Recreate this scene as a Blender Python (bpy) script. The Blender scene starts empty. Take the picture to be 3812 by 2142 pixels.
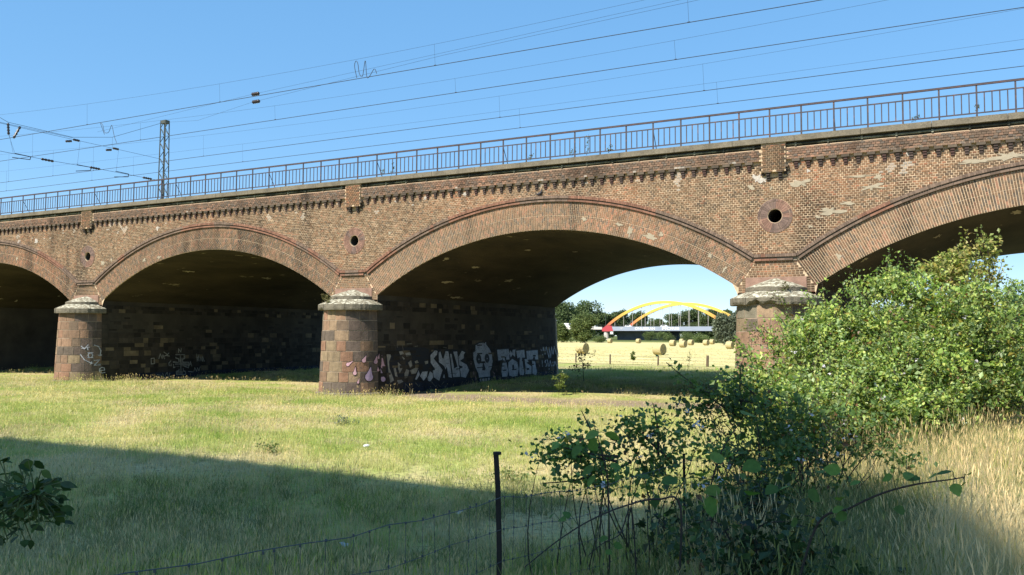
import bpy, math, random
import numpy as np
from mathutils import Vector, Matrix
from math import sin, cos, pi, sqrt, radians
rng = np.random.default_rng(7)
random.seed(7)
scn = bpy.context.scene
col = scn.collection

# ---------------------------------------------------------------- camera
cam_d = bpy.data.cameras.new('camera')
cam = bpy.data.objects.new('camera', cam_d); col.objects.link(cam)
CAM = np.array([23.55, -29.616, 2.6])
YAW, PITCH, ROLL = .4889, .0554, .005
_F = Vector((-sin(YAW)*cos(PITCH), cos(YAW)*cos(PITCH), sin(PITCH)))
_r = Vector((cos(YAW), sin(YAW), 0)); _u = _r.cross(_F)
_R = _r*cos(ROLL)+_u*sin(ROLL); _U = _u*cos(ROLL)-_r*sin(ROLL)
cam.matrix_world = Matrix(((_R.x, _U.x, -_F.x, CAM[0]), (_R.y, _U.y, -_F.y, CAM[1]), (_R.z, _U.z, -_F.z, CAM[2]), (0, 0, 0, 1)))
cam_d.sensor_fit = 'HORIZONTAL'; cam_d.sensor_width = 36; cam_d.lens = 30.13
cam_d.clip_start = .1; cam_d.clip_end = 6000
scn.camera = cam

# ---------------------------------------------------------------- sky, sun, exposure
SUN_EL, SUN_A = radians(47), radians(20)       # elevation, angle left of the wall normal
to_sun = Vector((-sin(SUN_A)*cos(SUN_EL), -cos(SUN_A)*cos(SUN_EL), sin(SUN_EL)))
world = bpy.data.worlds.new('World'); scn.world = world; world.use_nodes = True
nt = world.node_tree; nt.nodes.clear()
wo = nt.nodes.new('ShaderNodeOutputWorld'); bg = nt.nodes.new('ShaderNodeBackground')
sky = nt.nodes.new('ShaderNodeTexSky'); sky.sky_type = 'NISHITA'; sky.sun_disc = False
sky.sun_elevation = SUN_EL; sky.sun_rotation = math.atan2(to_sun.x, to_sun.y)
sky.altitude = 0; sky.air_density = .7; sky.dust_density = .05; sky.ozone_density = 6
bg.inputs['Strength'].default_value = .13
gm = nt.nodes.new('ShaderNodeGamma'); gm.inputs[1].default_value = .37          # soften the whole sky evenly, as the phone's tone curve does
hs = nt.nodes.new('ShaderNodeHueSaturation'); hs.inputs['Saturation'].default_value = 1.88; hs.inputs['Value'].default_value = 2.42
nt.links.new(sky.outputs[0], gm.inputs[0]); nt.links.new(gm.outputs[0], hs.inputs['Color'])
nt.links.new(hs.outputs[0], bg.inputs[0]); nt.links.new(bg.outputs[0], wo.inputs[0])
sun_d = bpy.data.lights.new('sun', 'SUN'); sun_d.energy = 5.0; sun_d.angle = radians(.53); sun_d.color = (1, .93, .82)
sun = bpy.data.objects.new('sun', sun_d); col.objects.link(sun)
sun.rotation_euler = to_sun.to_track_quat('Z', 'Y').to_euler(); sun.location = (0, -60, 80)
scn.view_settings.view_transform = 'Standard'; scn.view_settings.look = 'None'
scn.view_settings.exposure = .85; scn.view_settings.gamma = 1; scn.view_settings.use_curve_mapping = False
scn.render.engine = 'CYCLES'
cy = scn.cycles
cy.use_denoising = True; cy.max_bounces = 7; cy.diffuse_bounces = 4; cy.glossy_bounces = 2
cy.transmission_bounces = 4; cy.transparent_max_bounces = 6; cy.caustics_reflective = False; cy.caustics_refractive = False
cy.use_adaptive_sampling = False
scn.render.use_persistent_data = False

# ---------------------------------------------------------------- helpers
def project(P):
    P = np.asarray(P, float)-CAM
    z = P@np.array(_F); z = np.where(np.abs(z) < 1e-6, 1e-6, z)
    return .5+(30.13/36)*(P@np.array(_R))/z, (.5*2142-3190.6*(P@np.array(_U))/z)/2142, z

def _h(ix, iy, seed):
    n = (ix.astype(np.int64)*374761393+iy.astype(np.int64)*668265263+seed*144665) & 0xffffffff
    n = ((n ^ (n >> 13))*1274126177) & 0xffffffff
    return ((n ^ (n >> 16)) & 0xffff)/65535.
def vnoise(x, y, s=1., seed=0):
    x = np.asarray(x, float)/s; y = np.asarray(y, float)/s
    ix = np.floor(x); iy = np.floor(y); fx = x-ix; fy = y-iy
    fx = fx*fx*(3-2*fx); fy = fy*fy*(3-2*fy)
    return (_h(ix, iy, seed)*(1-fx)+_h(ix+1, iy, seed)*fx)*(1-fy)+(_h(ix, iy+1, seed)*(1-fx)+_h(ix+1, iy+1, seed)*fx)*fy
def fbm(x, y, s=1., seed=0):
    return .55*vnoise(x, y, s, seed)+.3*vnoise(x, y, s/2.1, seed+5)+.15*vnoise(x, y, s/4.3, seed+9)
def S(t):
    t = np.clip(t, 0, 1); return t*t*(3-2*t)

class MB:
    def __init__(s): s.V = []; s.F = []; s.C = []; s.n = 0
    def add(s, v, f, c=(.5, .5, .5)):
        v = np.asarray(v, float).reshape(-1, 3)
        if isinstance(f, np.ndarray): f = f.astype(np.int64)
        else:
            by = {}
            for q in f: by.setdefault(len(q), []).append(q)
            for k in by: s.F.append(np.array(by[k], np.int64)+s.n)
            f = None
        if f is not None: s.F.append(f+s.n)
        c = np.asarray(c, float)
        if c.ndim == 1: c = np.tile(c, (len(v), 1))
        s.V.append(v); s.C.append(c); s.n += len(v); return s
    def boxes(s, c, h, ax=None, colr=(.5, .5, .5), faces=None):
        """many boxes at once: centres (N,3), half sizes (N,3), axes (N,3,3) rows"""
        c = np.atleast_2d(np.asarray(c, float)); N = len(c); h = np.broadcast_to(np.asarray(h, float), (N, 3))
        sg = np.array([[-1, -1, -1], [1, -1, -1], [1, 1, -1], [-1, 1, -1], [-1, -1, 1], [1, -1, 1], [1, 1, 1], [-1, 1, 1]], float)
        off = sg[None]*h[:, None]
        if ax is not None: off = np.einsum('nkj,njd->nkd', off, np.broadcast_to(np.asarray(ax, float), (N, 3, 3)))
        v = (c[:, None]+off).reshape(-1, 3)
        q = np.array([[0, 3, 2, 1], [4, 5, 6, 7], [0, 1, 5, 4], [1, 2, 6, 5], [2, 3, 7, 6], [3, 0, 4, 7]])
        if faces == 'nb': q = q[[0, 1, 2, 3, 5]]
        f = (q[None]+8*np.arange(N)[:, None, None]).reshape(-1, 4)
        cc = np.broadcast_to(np.asarray(colr, float), (N, 3))
        return s.add(v, f, np.repeat(cc, 8, 0))
    def box(s, x0, x1, y0, y1, z0, z1, c=(.5, .5, .5)):
        return s.boxes([[(x0+x1)/2, (y0+y1)/2, (z0+z1)/2]], [[(x1-x0)/2, (y1-y0)/2, (z1-z0)/2]], None, c)
    def tube(s, pts, r, n=6, c=(.5, .5, .5), cap=True):
        pts = np.asarray(pts, float); m = len(pts); r = np.broadcast_to(np.asarray(r, float), (m,))
        t = np.gradient(pts, axis=0); t /= np.linalg.norm(t, axis=1)[:, None]+1e-9
        ref = np.array([0, 0, 1.]) if abs(t[0][2]) < .9 else np.array([1., 0, 0])
        a = np.cross(t, ref); a /= np.linalg.norm(a, axis=1)[:, None]+1e-9; b = np.cross(t, a)
        g = 2*pi*np.arange(n)/n
        v = pts[:, None]+r[:, None, None]*(a[:, None]*np.cos(g)[None, :, None]+b[:, None]*np.sin(g)[None, :, None])
        f = []
        for i in range(m-1):
            for j in range(n): f.append((i*n+j, i*n+(j+1) % n, (i+1)*n+(j+1) % n, (i+1)*n+j))
        if cap: f.append(tuple(range(n))[::-1]); f.append(tuple((m-1)*n+j for j in range(n)))
        return s.add(v.reshape(-1, 3), f, c)
    def poly(s, pts, c=(.5, .5, .5)):
        return s.add(pts, [tuple(range(len(pts)))], c)
    def lathe(s, prof, cx, cy, a0, a1, n, c=(.5, .5, .5)):
        """profile (r,z) swept from angle a0 to a1; angle 0 points to -Y, + turns to +X"""
        prof = np.asarray(prof, float); a = np.linspace(a0, a1, n+1); k = len(prof)
        v = np.stack([cx+prof[None, :, 0]*np.sin(a)[:, None], cy-prof[None, :, 0]*np.cos(a)[:, None], np.broadcast_to(prof[None, :, 1], (n+1, k))], -1)
        f = [(i*k+j, (i+1)*k+j, (i+1)*k+j+1, i*k+j+1) for i in range(n) for j in range(k-1)]
        return s.add(v.reshape(-1, 3), f, c)
    def mesh(s, name, smooth=False):
        me = bpy.data.meshes.new(name)
        V = np.concatenate(s.V); C = np.concatenate(s.C)
        me.vertices.add(len(V)); me.vertices.foreach_set('co', V.astype(np.float32).ravel())
        tot = np.concatenate([np.full(len(f), f.shape[1]) for f in s.F]); idx = np.concatenate([f.ravel() for f in s.F])
        me.loops.add(len(idx)); me.loops.foreach_set('vertex_index', idx.astype(np.int32))
        me.polygons.add(len(tot)); me.polygons.foreach_set('loop_start', (np.cumsum(tot)-tot).astype(np.int32))
        me.update(calc_edges=True)
        at = me.color_attributes.new('col', 'FLOAT_COLOR', 'POINT')
        at.data.foreach_set('color', np.c_[C, np.ones(len(C))].astype(np.float32).ravel())
        me.polygons.foreach_set('use_smooth', np.full(len(tot), bool(smooth)))
        me.validate(clean_customdata=False)
        return me
    def build(s, name, mat, parent=None, smooth=False, kind=None):
        o = link(name, s.mesh(name, smooth), mat, parent)
        if kind: o['kind'] = kind
        return o
def link(name, me, mat=None, parent=None, loc=None):
    o = bpy.data.objects.new(name, me); col.objects.link(o)
    if mat is not None and me is not None and not len(me.materials): me.materials.append(mat)
    if parent is not None: o.parent = parent
    if loc is not None: o.location = loc
    return o
def thing(name, label, cat, loc=(0, 0, 0), rz=0, group=None):
    o = bpy.data.objects.new(name, None); col.objects.link(o); o.empty_display_size = .2
    o.location = loc; o.rotation_euler = (0, 0, rz)
    return tag(o, label, cat, group)
def tag(o, label=None, cat=None, group=None, kind=None):
    if label: o['label'] = label
    if cat: o['category'] = cat
    if group: o['group'] = group
    if kind: o['kind'] = kind
    return o
def keep(o, parent):
    """parent a mesh given in world coordinates under an Empty that is not at the origin"""
    o.parent = parent; o.matrix_parent_inverse = (Matrix.Translation(parent.location) @ parent.rotation_euler.to_matrix().to_4x4()).inverted()
    return o

# ---------------------------------------------------------------- materials
def mat(name, base=(.5, .5, .5), rough=.85, vcol=False, objcol=False, n1=None, n2=None, bump=None, transl=0., spec=.3, coat=None, build=None):
    """n1/n2: (scale, lo, hi[, colour]) noise that multiplies / mixes the colour; bump: (scale, strength, distance)"""
    m = bpy.data.materials.new(name); m.use_nodes = True; t = m.node_tree; N = t.nodes; L = t.links
    b = N['Principled BSDF']; b.inputs['Roughness'].default_value = rough
    b.inputs['Specular IOR Level'].default_value = spec
    if vcol:
        a = N.new('ShaderNodeAttribute'); a.attribute_name = 'col'; cur = a.outputs['Color']
    elif objcol:
        a = N.new('ShaderNodeObjectInfo'); cur = a.outputs['Color']
    else:
        a = N.new('ShaderNodeRGB'); a.outputs[0].default_value = (*base, 1); cur = a.outputs[0]
    geo = N.new('ShaderNodeNewGeometry'); pos = geo.outputs['Position']
    for k, nn in enumerate((n1, n2)):
        if not nn: continue
        sc, lo, hi = nn[:3]
        no = N.new('ShaderNodeTexNoise'); no.inputs['Detail'].default_value = 5; no.inputs['Roughness'].default_value = .62
        if isinstance(sc, tuple):
            mp = N.new('ShaderNodeMapping'); mp.inputs['Scale'].default_value = sc; L.new(pos, mp.inputs[0]); L.new(mp.outputs[0], no.inputs['Vector']); no.inputs['Scale'].default_value = 1
        else:
            L.new(pos, no.inputs['Vector']); no.inputs['Scale'].default_value = sc
        if len(nn) > 3:
            r = N.new('ShaderNodeMapRange'); r.inputs[1].default_value = lo; r.inputs[2].default_value = hi; L.new(no.outputs[0], r.inputs[0])
            mx = N.new('ShaderNodeMix'); mx.data_type = 'RGBA'; L.new(r.outputs[0], mx.inputs[0]); L.new(cur, mx.inputs[6]); mx.inputs[7].default_value = (*nn[3], 1)
            cur = mx.outputs[2]
        else:
            r = N.new('ShaderNodeMapRange'); r.inputs[1].default_value = .3; r.inputs[2].default_value = .7; r.inputs[3].default_value = lo; r.inputs[4].default_value = hi; L.new(no.outputs[0], r.inputs[0])
            vm = N.new('ShaderNodeVectorMath'); vm.operation = 'SCALE'; L.new(cur, vm.inputs[0]); L.new(r.outputs[0], vm.inputs['Scale']); cur = vm.outputs[0]
    L.new(cur, b.inputs['Base Color'])
    if bump:
        no = N.new('ShaderNodeTexNoise'); no.inputs['Scale'].default_value = bump[0]; no.inputs['Detail'].default_value = 6; L.new(pos, no.inputs['Vector'])
        bp = N.new('ShaderNodeBump'); bp.inputs['Strength'].default_value = bump[1]; bp.inputs['Distance'].default_value = bump[2]
        L.new(no.outputs[0], bp.inputs['Height']); L.new(bp.outputs[0], b.inputs['Normal'])
    if transl:
        tr = N.new('ShaderNodeBsdfTranslucent'); ms = N.new('ShaderNodeMixShader'); ms.inputs[0].default_value = transl
        hs = N.new('ShaderNodeHueSaturation'); hs.inputs['Saturation'].default_value = 1.15; hs.inputs['Value'].default_value = 1.25
        L.new(cur, hs.inputs['Color']); L.new(hs.outputs[0], tr.inputs[0])
        L.new(b.outputs[0], ms.inputs[1]); L.new(tr.outputs[0], ms.inputs[2]); L.new(ms.outputs[0], N['Material Output'].inputs[0])
    if coat: b.inputs['Metallic'].default_value = coat
    m.diffuse_color = (*base, 1)
    return m
M = {}
M['brick'] = mat('brick_clay', vcol=True, rough=.9, n1=(14, .8, 1.18), bump=(60, .35, .004))
M['brick_piece'] = mat('brick_clay_single', objcol=True, rough=.9, n1=(14, .8, 1.18), bump=(60, .35, .004))
M['mortar'] = mat('lime_mortar', (.51, .385, .255), .95, n1=(.5, .8, 1.12), n2=(5, .85, 1.12), bump=(40, .5, .006))
M['mortar_grey'] = mat('grey_mortar', (.20, .165, .125), .95, n1=(.7, .7, 1.2), n2=(6, .8, 1.15), bump=(40, .5, .006))  # darker mix for the rear wall and the moulding bed
M['patch'] = mat('cement_patch', (.32, .275, .20), .95, n1=(5, .85, 1.12), bump=(30, .6, .01))
M['white_bloom'] = mat('lime_bloom', (.45, .41, .36), .95, n1=(16, .65, 1.1), bump=(50, .6, .006))
M['soffit'] = mat('soffit_render', (.036, .027, .016), .95, n1=((.8, .25, .8), .45, 1.6), n2=((2.2, .8, 2.2), .66, .72, (.2, .165, .11)), bump=(9, .6, .03))  # base darkened to carry the deep shade inside the vaults
M['stone'] = mat('sandstone', vcol=True, rough=.9, n1=(3.2, .68, 1.25), n2=(11, .6, .78, (.06, .052, .045)), bump=(17, .75, .02))
M['stone_piece'] = mat('sandstone_block', objcol=True, rough=.9, n1=(4.5, .7, 1.22), n2=((9, 9, 3), .58, .8, (.07, .06, .05)), bump=(19, .8, .018))
M['vault_shade_joint'] = mat('vault_shade_joint', (.05, .042, .032), .95, n1=(.7, .6, 1.4))  # joints of the side walls, with the vault's shade in their colour
M['joint'] = mat('pale_joint', (.30, .23, .165), .95, n1=(3, .7, 1.2), bump=(40, .5, .006))
M['stone_dark'] = mat('vault_shade_masonry', vcol=True, rough=.9, n1=(2.5, .6, 1.25), bump=(15, .7, .02))  # side wall stone; shade under the arches is put into its block colours
M['red_stone'] = mat('red_sandstone', (.25, .155, .115), .9, n1=(3, .7, 1.2), bump=(20, .6, .015))
M['cap_stone'] = mat('weathered_cap_stone', (.15, .132, .098), .92, n1=(5, .65, 1.25), bump=(14, .8, .03))
M['lichen'] = mat('lichened_stone', (.19, .17, .12), .95, n1=(6, .6, 1.3), n2=(7.5, .47, .60, (.48, .47, .37)), bump=(22, .9, .02))
M['concrete'] = mat('coping_concrete', (.165, .143, .105), .95, n1=(2.2, .7, 1.2), n2=(26, .72, 1.25), bump=(45, .8, .012))
M['pipe'] = mat('conduit', (.22, .22, .165), .7, n1=((1.1, 3, 3), .4, 1.3), n2=(.9, .48, .56, (.04, .042, .032)))
M['recess'] = mat('shade_recess', (.045, .042, .035), .95, n1=(2, .6, 1.4))  # shade under the coping and inside the oculi put into the colour
M['ballast'] = mat('ballast', (.16, .145, .125), .95, n1=(20, .6, 1.3), bump=(30, 1, .05))
M['rail'] = mat('rusty_paint', (.05, .044, .052), .6, n1=(9, .7, 1.3), n2=(5, .58, .66, (.13, .065, .045)), spec=.3)
M['rust'] = mat('rust_pink', (.085, .063, .066), .8, n1=(7, .7, 1.2), n2=(4, .55, .68, (.12, .06, .06)))
M['steel'] = mat('lattice_steel', (.075, .085, .07), .6, n1=(6, .8, 1.15))
M['wire'] = mat('overhead_wire', (.035, .045, .06), .6)
M['porcelain'] = mat('brown_porcelain', (.035, .025, .022), .35, spec=.5)
M['paint_white'] = mat('spray_white', (.44, .45, .49), .8, n1=(3, .6, 1.15), n2=((10, 10, 16), .55, .68, (.10, .10, .12)))
M['paint_black'] = mat('spray_black', (.012, .012, .016), .7)
M['paint_pink'] = mat('spray_pink', (.50, .30, .34), .8, n1=(5, .8, 1.1))
M['paint_purple'] = mat('spray_purple', (.42, .30, .42), .8, n1=(5, .8, 1.1))
M['paint_brown'] = mat('spray_mauve', (.24, .15, .15), .8)
M['paint_grey'] = mat('spray_faded', (.27, .255, .22), .85, n1=(6, .6, 1.2))
M['paint_faint'] = mat('spray_faint', (.14, .13, .105), .85, n1=(6, .6, 1.2))
M['twig'] = mat('twig_bark', (.05, .036, .028), .85)
M['stem_green'] = mat('green_stem', (.09, .11, .035), .7)
M['leaf'] = mat('leaf', vcol=True, rough=.45, transl=.38, spec=.4)
M['tree_leaf'] = mat('tree_leaf', vcol=True, rough=.6, transl=.3, spec=.2)
M['big_leaf'] = mat('bramble_leaf', objcol=True, rough=.6, n1=(40, .8, 1.2), transl=.35, spec=.18)
M['bark'] = mat('tree_bark', (.085, .07, .052), .95, n1=(3, .7, 1.2))
M['hay'] = mat('hay_bale', (.44, .37, .19), .95, n1=((3, 3, 22), .72, 1.22), n2=(30, .75, 1.2), bump=(40, .9, .04))
M['hay_end'] = mat('hay_bale_end', (.33, .27, .135), .95, n1=(9, .7, 1.25), n2=(30, .75, 1.2), bump=(30, .9, .05))
M['iron'] = mat('rusted_iron', (.02, .016, .015), .8, n1=(20, .7, 1.4))
M['fwire'] = mat('galvanised_wire', (.07, .075, .08), .5)
M['wood'] = mat('weathered_wood', (.12, .088, .06), .9, n1=((12, 12, 2), .65, 1.25))
M['white'] = mat('white_paint', (.78, .78, .77), .35, spec=.5)
M['glass_dark'] = mat('dark_glass', (.02, .025, .03), .1, spec=.6)
M['tyre'] = mat('tyre_rubber', (.02, .02, .02), .9)
M['litter'] = mat('paper_litter', (.42, .43, .42), .7)
M['red_lamp'] = mat('red_lamp', (.5, .02, .02), .3)

# ================================================================ ground
def gz(x, y):
    x = np.asarray(x, float); y = np.asarray(y, float)
    d = np.sqrt((x-CAM[0])**2+(y-CAM[1])**2)
    bank = 1.15*S((x-18.6)/5.)*S((-y-3)/10.)
    near = 1.0*S((11-d)/9.)
    back = .15*S((y-3)/8.)*S((400-y)/100)
    h = np.maximum(bank, near)+back
    fade = S((90-np.abs(x))/40)*S((60-np.abs(y))/25)
    return h+fade*(.05*(fbm(x, y, 3.1, 3)-.5)+.16*(vnoise(x, y, 9., 4)-.5))
def axis(lo, hi, fine_lo, fine_hi, st):
    a = list(np.arange(fine_lo, fine_hi+1e-6, st)); s = st; v = fine_hi
    while v < hi: s *= 1.28; v += s; a.append(min(v, hi))
    s = st; v = fine_lo
    while v > lo: s *= 1.28; v -= s; a.insert(0, max(v, lo))
    return np.array(a)
gx = axis(-2600, 2600, -34, 30, .5); gy = axis(-400, 4200, -34, 42, .5)
GX, GY = np.meshgrid(gx, gy); GZ = gz(GX, GY)
b = MB(); nx, ny = len(gx), len(gy)
ii = (np.arange(ny-1)[:, None]*nx+np.arange(nx-1)[None]).ravel()
b.add(np.stack([GX, GY, GZ], -1).reshape(-1, 3), np.stack([ii, ii+1, ii+nx+1, ii+nx], 1))
def ground_material():
    m = bpy.data.materials.new('meadow_soil'); m.use_nodes = True; N = m.node_tree.nodes; L = m.node_tree.links; p = N['Principled BSDF']
    p.inputs['Roughness'].default_value = 1; p.inputs['Specular IOR Level'].default_value = .05
    g = N.new('ShaderNodeNewGeometry'); pos = g.outputs['Position']
    def noise(s, d=5):
        n = N.new('ShaderNodeTexNoise'); n.inputs['Scale'].default_value = s; n.inputs['Detail'].default_value = d; L.new(pos, n.inputs['Vector']); return n.outputs[0]
    def rng_(v, a, b_, c=0, d=1):
        r = N.new('ShaderNodeMapRange'); r.interpolation_type = 'SMOOTHSTEP'; r.inputs[1].default_value = a; r.inputs[2].default_value = b_; r.inputs[3].default_value = c; r.inputs[4].default_value = d; L.new(v, r.inputs[0]); return r.outputs[0]
    def mix(f, A, B):
        x = N.new('ShaderNodeMix'); x.data_type = 'RGBA'; L.new(f, x.inputs[0])
        for k, v in ((6, A), (7, B)):
            if isinstance(v, tuple): x.inputs[k].default_value = (*v, 1)
            else: L.new(v, x.inputs[k])
        return x.outputs[2]
    def math_(op, a, b_):
        x = N.new('ShaderNodeMath'); x.operation = op
        for k, v in ((0, a), (1, b_)):
            if isinstance(v, (int, float)): x.inputs[k].default_value = v
            else: L.new(v, x.inputs[k])
        return x.outputs[0]
    c = mix(rng_(noise(.35), .42, .6), (.30, .34, .10), (.46, .39, .20))
    c = mix(rng_(noise(9), .45, .75), c, (.13, .115, .055))
    sep = N.new('ShaderNodeSeparateXYZ'); L.new(pos, sep.inputs[0])
    wob = math_('MULTIPLY', math_('SUBTRACT', noise(.6), .5), 3.2)
    y = math_('ADD', sep.outputs['Y'], wob)
    dirt = math_('MULTIPLY', math_('MULTIPLY', rng_(y, -.7, .5), rng_(y, 1.8, 4.2, 1, 0)), rng_(math_('ADD', sep.outputs['X'], wob), -4.5, -2.5))      # bare trodden strip at the mouth of the arches
    c = mix(dirt, c, mix(rng_(noise(18), .35, .65), (.30, .235, .17), (.20, .155, .11)))
    far = rng_(sep.outputs['Y'], 260, 330)
    c = mix(far, c, (.10, .12, .04))
    px = math_('ADD', sep.outputs['X'], math_('MULTIPLY', math_('SUBTRACT', noise(.9), .5), .8))
    path = math_('MULTIPLY', rng_(px, 24.15, 24.5), rng_(sep.outputs['Y'], -4, -8))
    c = mix(path, c, mix(rng_(noise(30), .3, .7), (.19, .17, .14), (.33, .30, .25)))
    L.new(c, p.inputs['Base Color'])
    bp = N.new('ShaderNodeBump'); bp.inputs['Strength'].default_value = .8; bp.inputs['Distance'].default_value = .04; L.new(noise(14, 8), bp.inputs['Height']); L.new(bp.outputs[0], p.inputs['Normal'])
    return m
ground = b.build('ground', ground_material(), smooth=True, kind='structure')

def field_material():
    m = mat('mown_hay_field', (.54, .465, .225), 1, n1=((.05, .55, 1), .68, 1.25), n2=((.1, .3, 1), .5, .75, (.42, .42, .16)), bump=(6, .9, .06), spec=.05)
    return m
b = MB(); fx = np.linspace(-330, 150, 33); fy = np.linspace(40, 262, 16)
FX, FY = np.meshgrid(fx, fy); FX = FX+(FY-40)*-.25
FZ = np.maximum(gz(FX, FY), .15)+.012
ii = (np.arange(15)[:, None]*33+np.arange(32)[None]).ravel()
b.add(np.stack([FX, FY, FZ], -1).reshape(-1, 3), np.stack([ii, ii+1, ii+34, ii+33], 1))
b.build('hay_field', field_material(), kind='structure')

# ================================================================ brick viaduct
L_ = 17.86; D_ = 17.87
ZI, RI = -6.85, 13.51          # intrados circle
ZO, RO = -6.46, 14.22          # outer edge of the brick ring
ZM, RM = -6.50, 14.46          # top of the moulding
PHI = math.asin(7.66/RI)
BAYS = [-2, -1, 0, 1]          # arch k spans from pier k to pier k+1
PIERS = [-2, -1, 0, 1, 2]
XMIN, XMAX = -31., 28.5
via = thing('railway_viaduct', 'long brown brick railway viaduct of segmental arches on round-nosed sandstone piers', 'viaduct')

def pal(n, kind='wall'):
    if kind == 'wall':
        P = np.array([(.155, .098, .058), (.125, .082, .05), (.185, .108, .062), (.105, .075, .052), (.21, .105, .062), (.15, .105, .065)])
        w = [.3, .22, .2, .12, .06, .1]
    elif kind == 'ring':
        P = np.array([(.16, .10, .062), (.125, .088, .058), (.225, .12, .078), (.11, .085, .066), (.195, .12, .076)]); w = [.3, .24, .13, .17, .16]
    else:
        P = np.array([(.165, .11, .078), (.135, .095, .07), (.195, .12, .084), (.125, .10, .082)]); w = [.3, .3, .2, .2]
    return P[rng.choice(len(P), n, p=w)]*rng.uniform(.82, 1.2, (n, 1))
def tint(c, x, z):
    """large patches: redder areas, soot streaks, lime bloom under the cornice; all follow the wall, not the light"""
    a = fbm(x, z*1.6, 3.2, 11)[:, None]; s = fbm(x*2.2, z*.35, 2.1, 23)[:, None]
    c = c*np.where(a > .56, 1+1.2*(a-.56)*np.array([[1.4, .8, .6]]), 1)*np.array([[1.02, 1.01, .98]])
    c = c*(1-.6*np.clip((s-.54)*5, 0, 1))
    bl = ((fbm(x, z, .5, 31) > .765) & (z > 7.75) & (z < 8.6))[:, None]
    return np.where(bl, c*.5+np.array([[.24, .22, .19]]), c)

pool = []          # every visible brick: centre, half size, axes, colour
def put(c, h, ax, colr, part): pool.append((np.atleast_2d(c), np.broadcast_to(h, (len(np.atleast_2d(c)), 3)), np.broadcast_to(ax, (len(np.atleast_2d(c)), 3, 3)), colr, part))
I3 = np.eye(3)
HP, CP = .1295, .077
BH = (CP-.0195)/2

def bay_of(x):
    k = np.floor(x/L_); return k, x-(k+.5)*L_
# spandrel bricks in header bond
rows = np.arange(5.42, 8.47, CP)
cx_, cz_ = [], []
for i, z in enumerate(rows):
    xs = np.arange(XMIN, XMAX, HP)+(i % 2)*HP/2
    cx_.append(xs); cz_.append(np.full(len(xs), z))
bx = np.concatenate(cx_); bz = np.concatenate(cz_)
kk, dx = bay_of(bx)
pk = np.round(bx/L_); dp = bx-pk*L_
ok = (dx**2+(bz-ZM)**2 > (RM-.03)**2)
ok &= (dp**2+(bz-6.67)**2 > .545**2)
ok &= ~((np.abs(dp) < .43) & (bz > 8.0))
bx, bz = bx[ok], bz[ok]; n = len(bx)
half = np.stack([np.full(n, (HP-.017)/2)*rng.uniform(.93, 1.04, n), np.full(n, .03), BH*rng.uniform(.92, 1.06, n)], 1)
pr_ = rng.normal(.010, .0035, n)
put(np.stack([bx+rng.normal(0, .002, n), .03-np.abs(pr_), bz+rng.normal(0, .0012, n)], 1), half, I3, tint(pal(n), bx, bz), 'spandrel')
# infill bricks between the arch rings above each pier
c0 = []
for p in PIERS[:4]:
    for i, z in enumerate(np.arange(4.64, 5.13, CP)):
        w = .70+(5.13-z)*.62
        xs = np.arange(-w+.07, w-.05, HP)+(i % 2)*.03
        c0 += [(p*L_+x, .02, z) for x in xs]
    for sx in (-1, 1):
        for i, z in enumerate(np.arange(4.1, 4.62, CP)):
            for q in (0, 1):
                x = 1.065+.125*q
                if x < 1.30-max(0, z-4.28)*.0 and not (z > 4.3+.6*(1.27-x)*2.2): c0.append((p*L_+sx*x, .02, z))
c0 = np.array(c0); n = len(c0)
put(c0, np.array([(HP-.017)/2, .03, BH]), I3, tint(pal(n), c0[:, 0], c0[:, 2]), 'spandrel')
# the two rings of each arch
for k in BAYS:
    xc = (k+.5)*L_; nC = 220; dphi = 2*PHI/nC
    ph = -PHI+(np.arange(nC)+.5)*dphi
    xa = xc+RI*np.sin(ph); vis = (xa > XMIN-1) & (xa < XMAX+1)
    for j, f in enumerate(ph):
        if not vis[j]: continue
        s_, c_ = sin(f), cos(f)
        # distance from intrados centre to outer circle along this direction
        dz = ZI-ZO; rr = -dz*c_+sqrt((dz*c_)**2-(dz*dz-RO*RO))
        mid = RI+(rr-RI)*.5
        ax = np.array([[c_, 0, -s_], [0, 1, 0], [s_, 0, c_]])
        for (r0, r1) in ((RI+.004, mid-.002), (mid+.002, rr)):
            m_ = 4; st = (r1-r0)/m_
            cuts = [r0+st*q for q in range(m_+1)] if j % 2 == 0 else [r0]+[r0+st*(q+.5) for q in range(m_)]+[r1]
            q = 0; cc = []
            while q < len(cuts)-1:
                e = q+1
                if random.random() < .07 and q+2 < len(cuts): e = q+2
                cc.append((cuts[q], cuts[e])); q = e
            cc = np.array(cc); rm = cc.mean(1); hl = (cc[:, 1]-cc[:, 0])/2-.008
            C = np.stack([xc+rm*s_, np.full(len(rm), .03-.011)-rng.uniform(0, .005, len(rm)), ZI+rm*c_], 1)
            w = rm*dphi/2-.0085
            H = np.stack([w, np.full(len(rm), .03), hl], 1)
            put(C, H, ax, tint(pal(len(rm), 'ring'), C[:, 0], C[:, 2]), 'ring')
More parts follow.
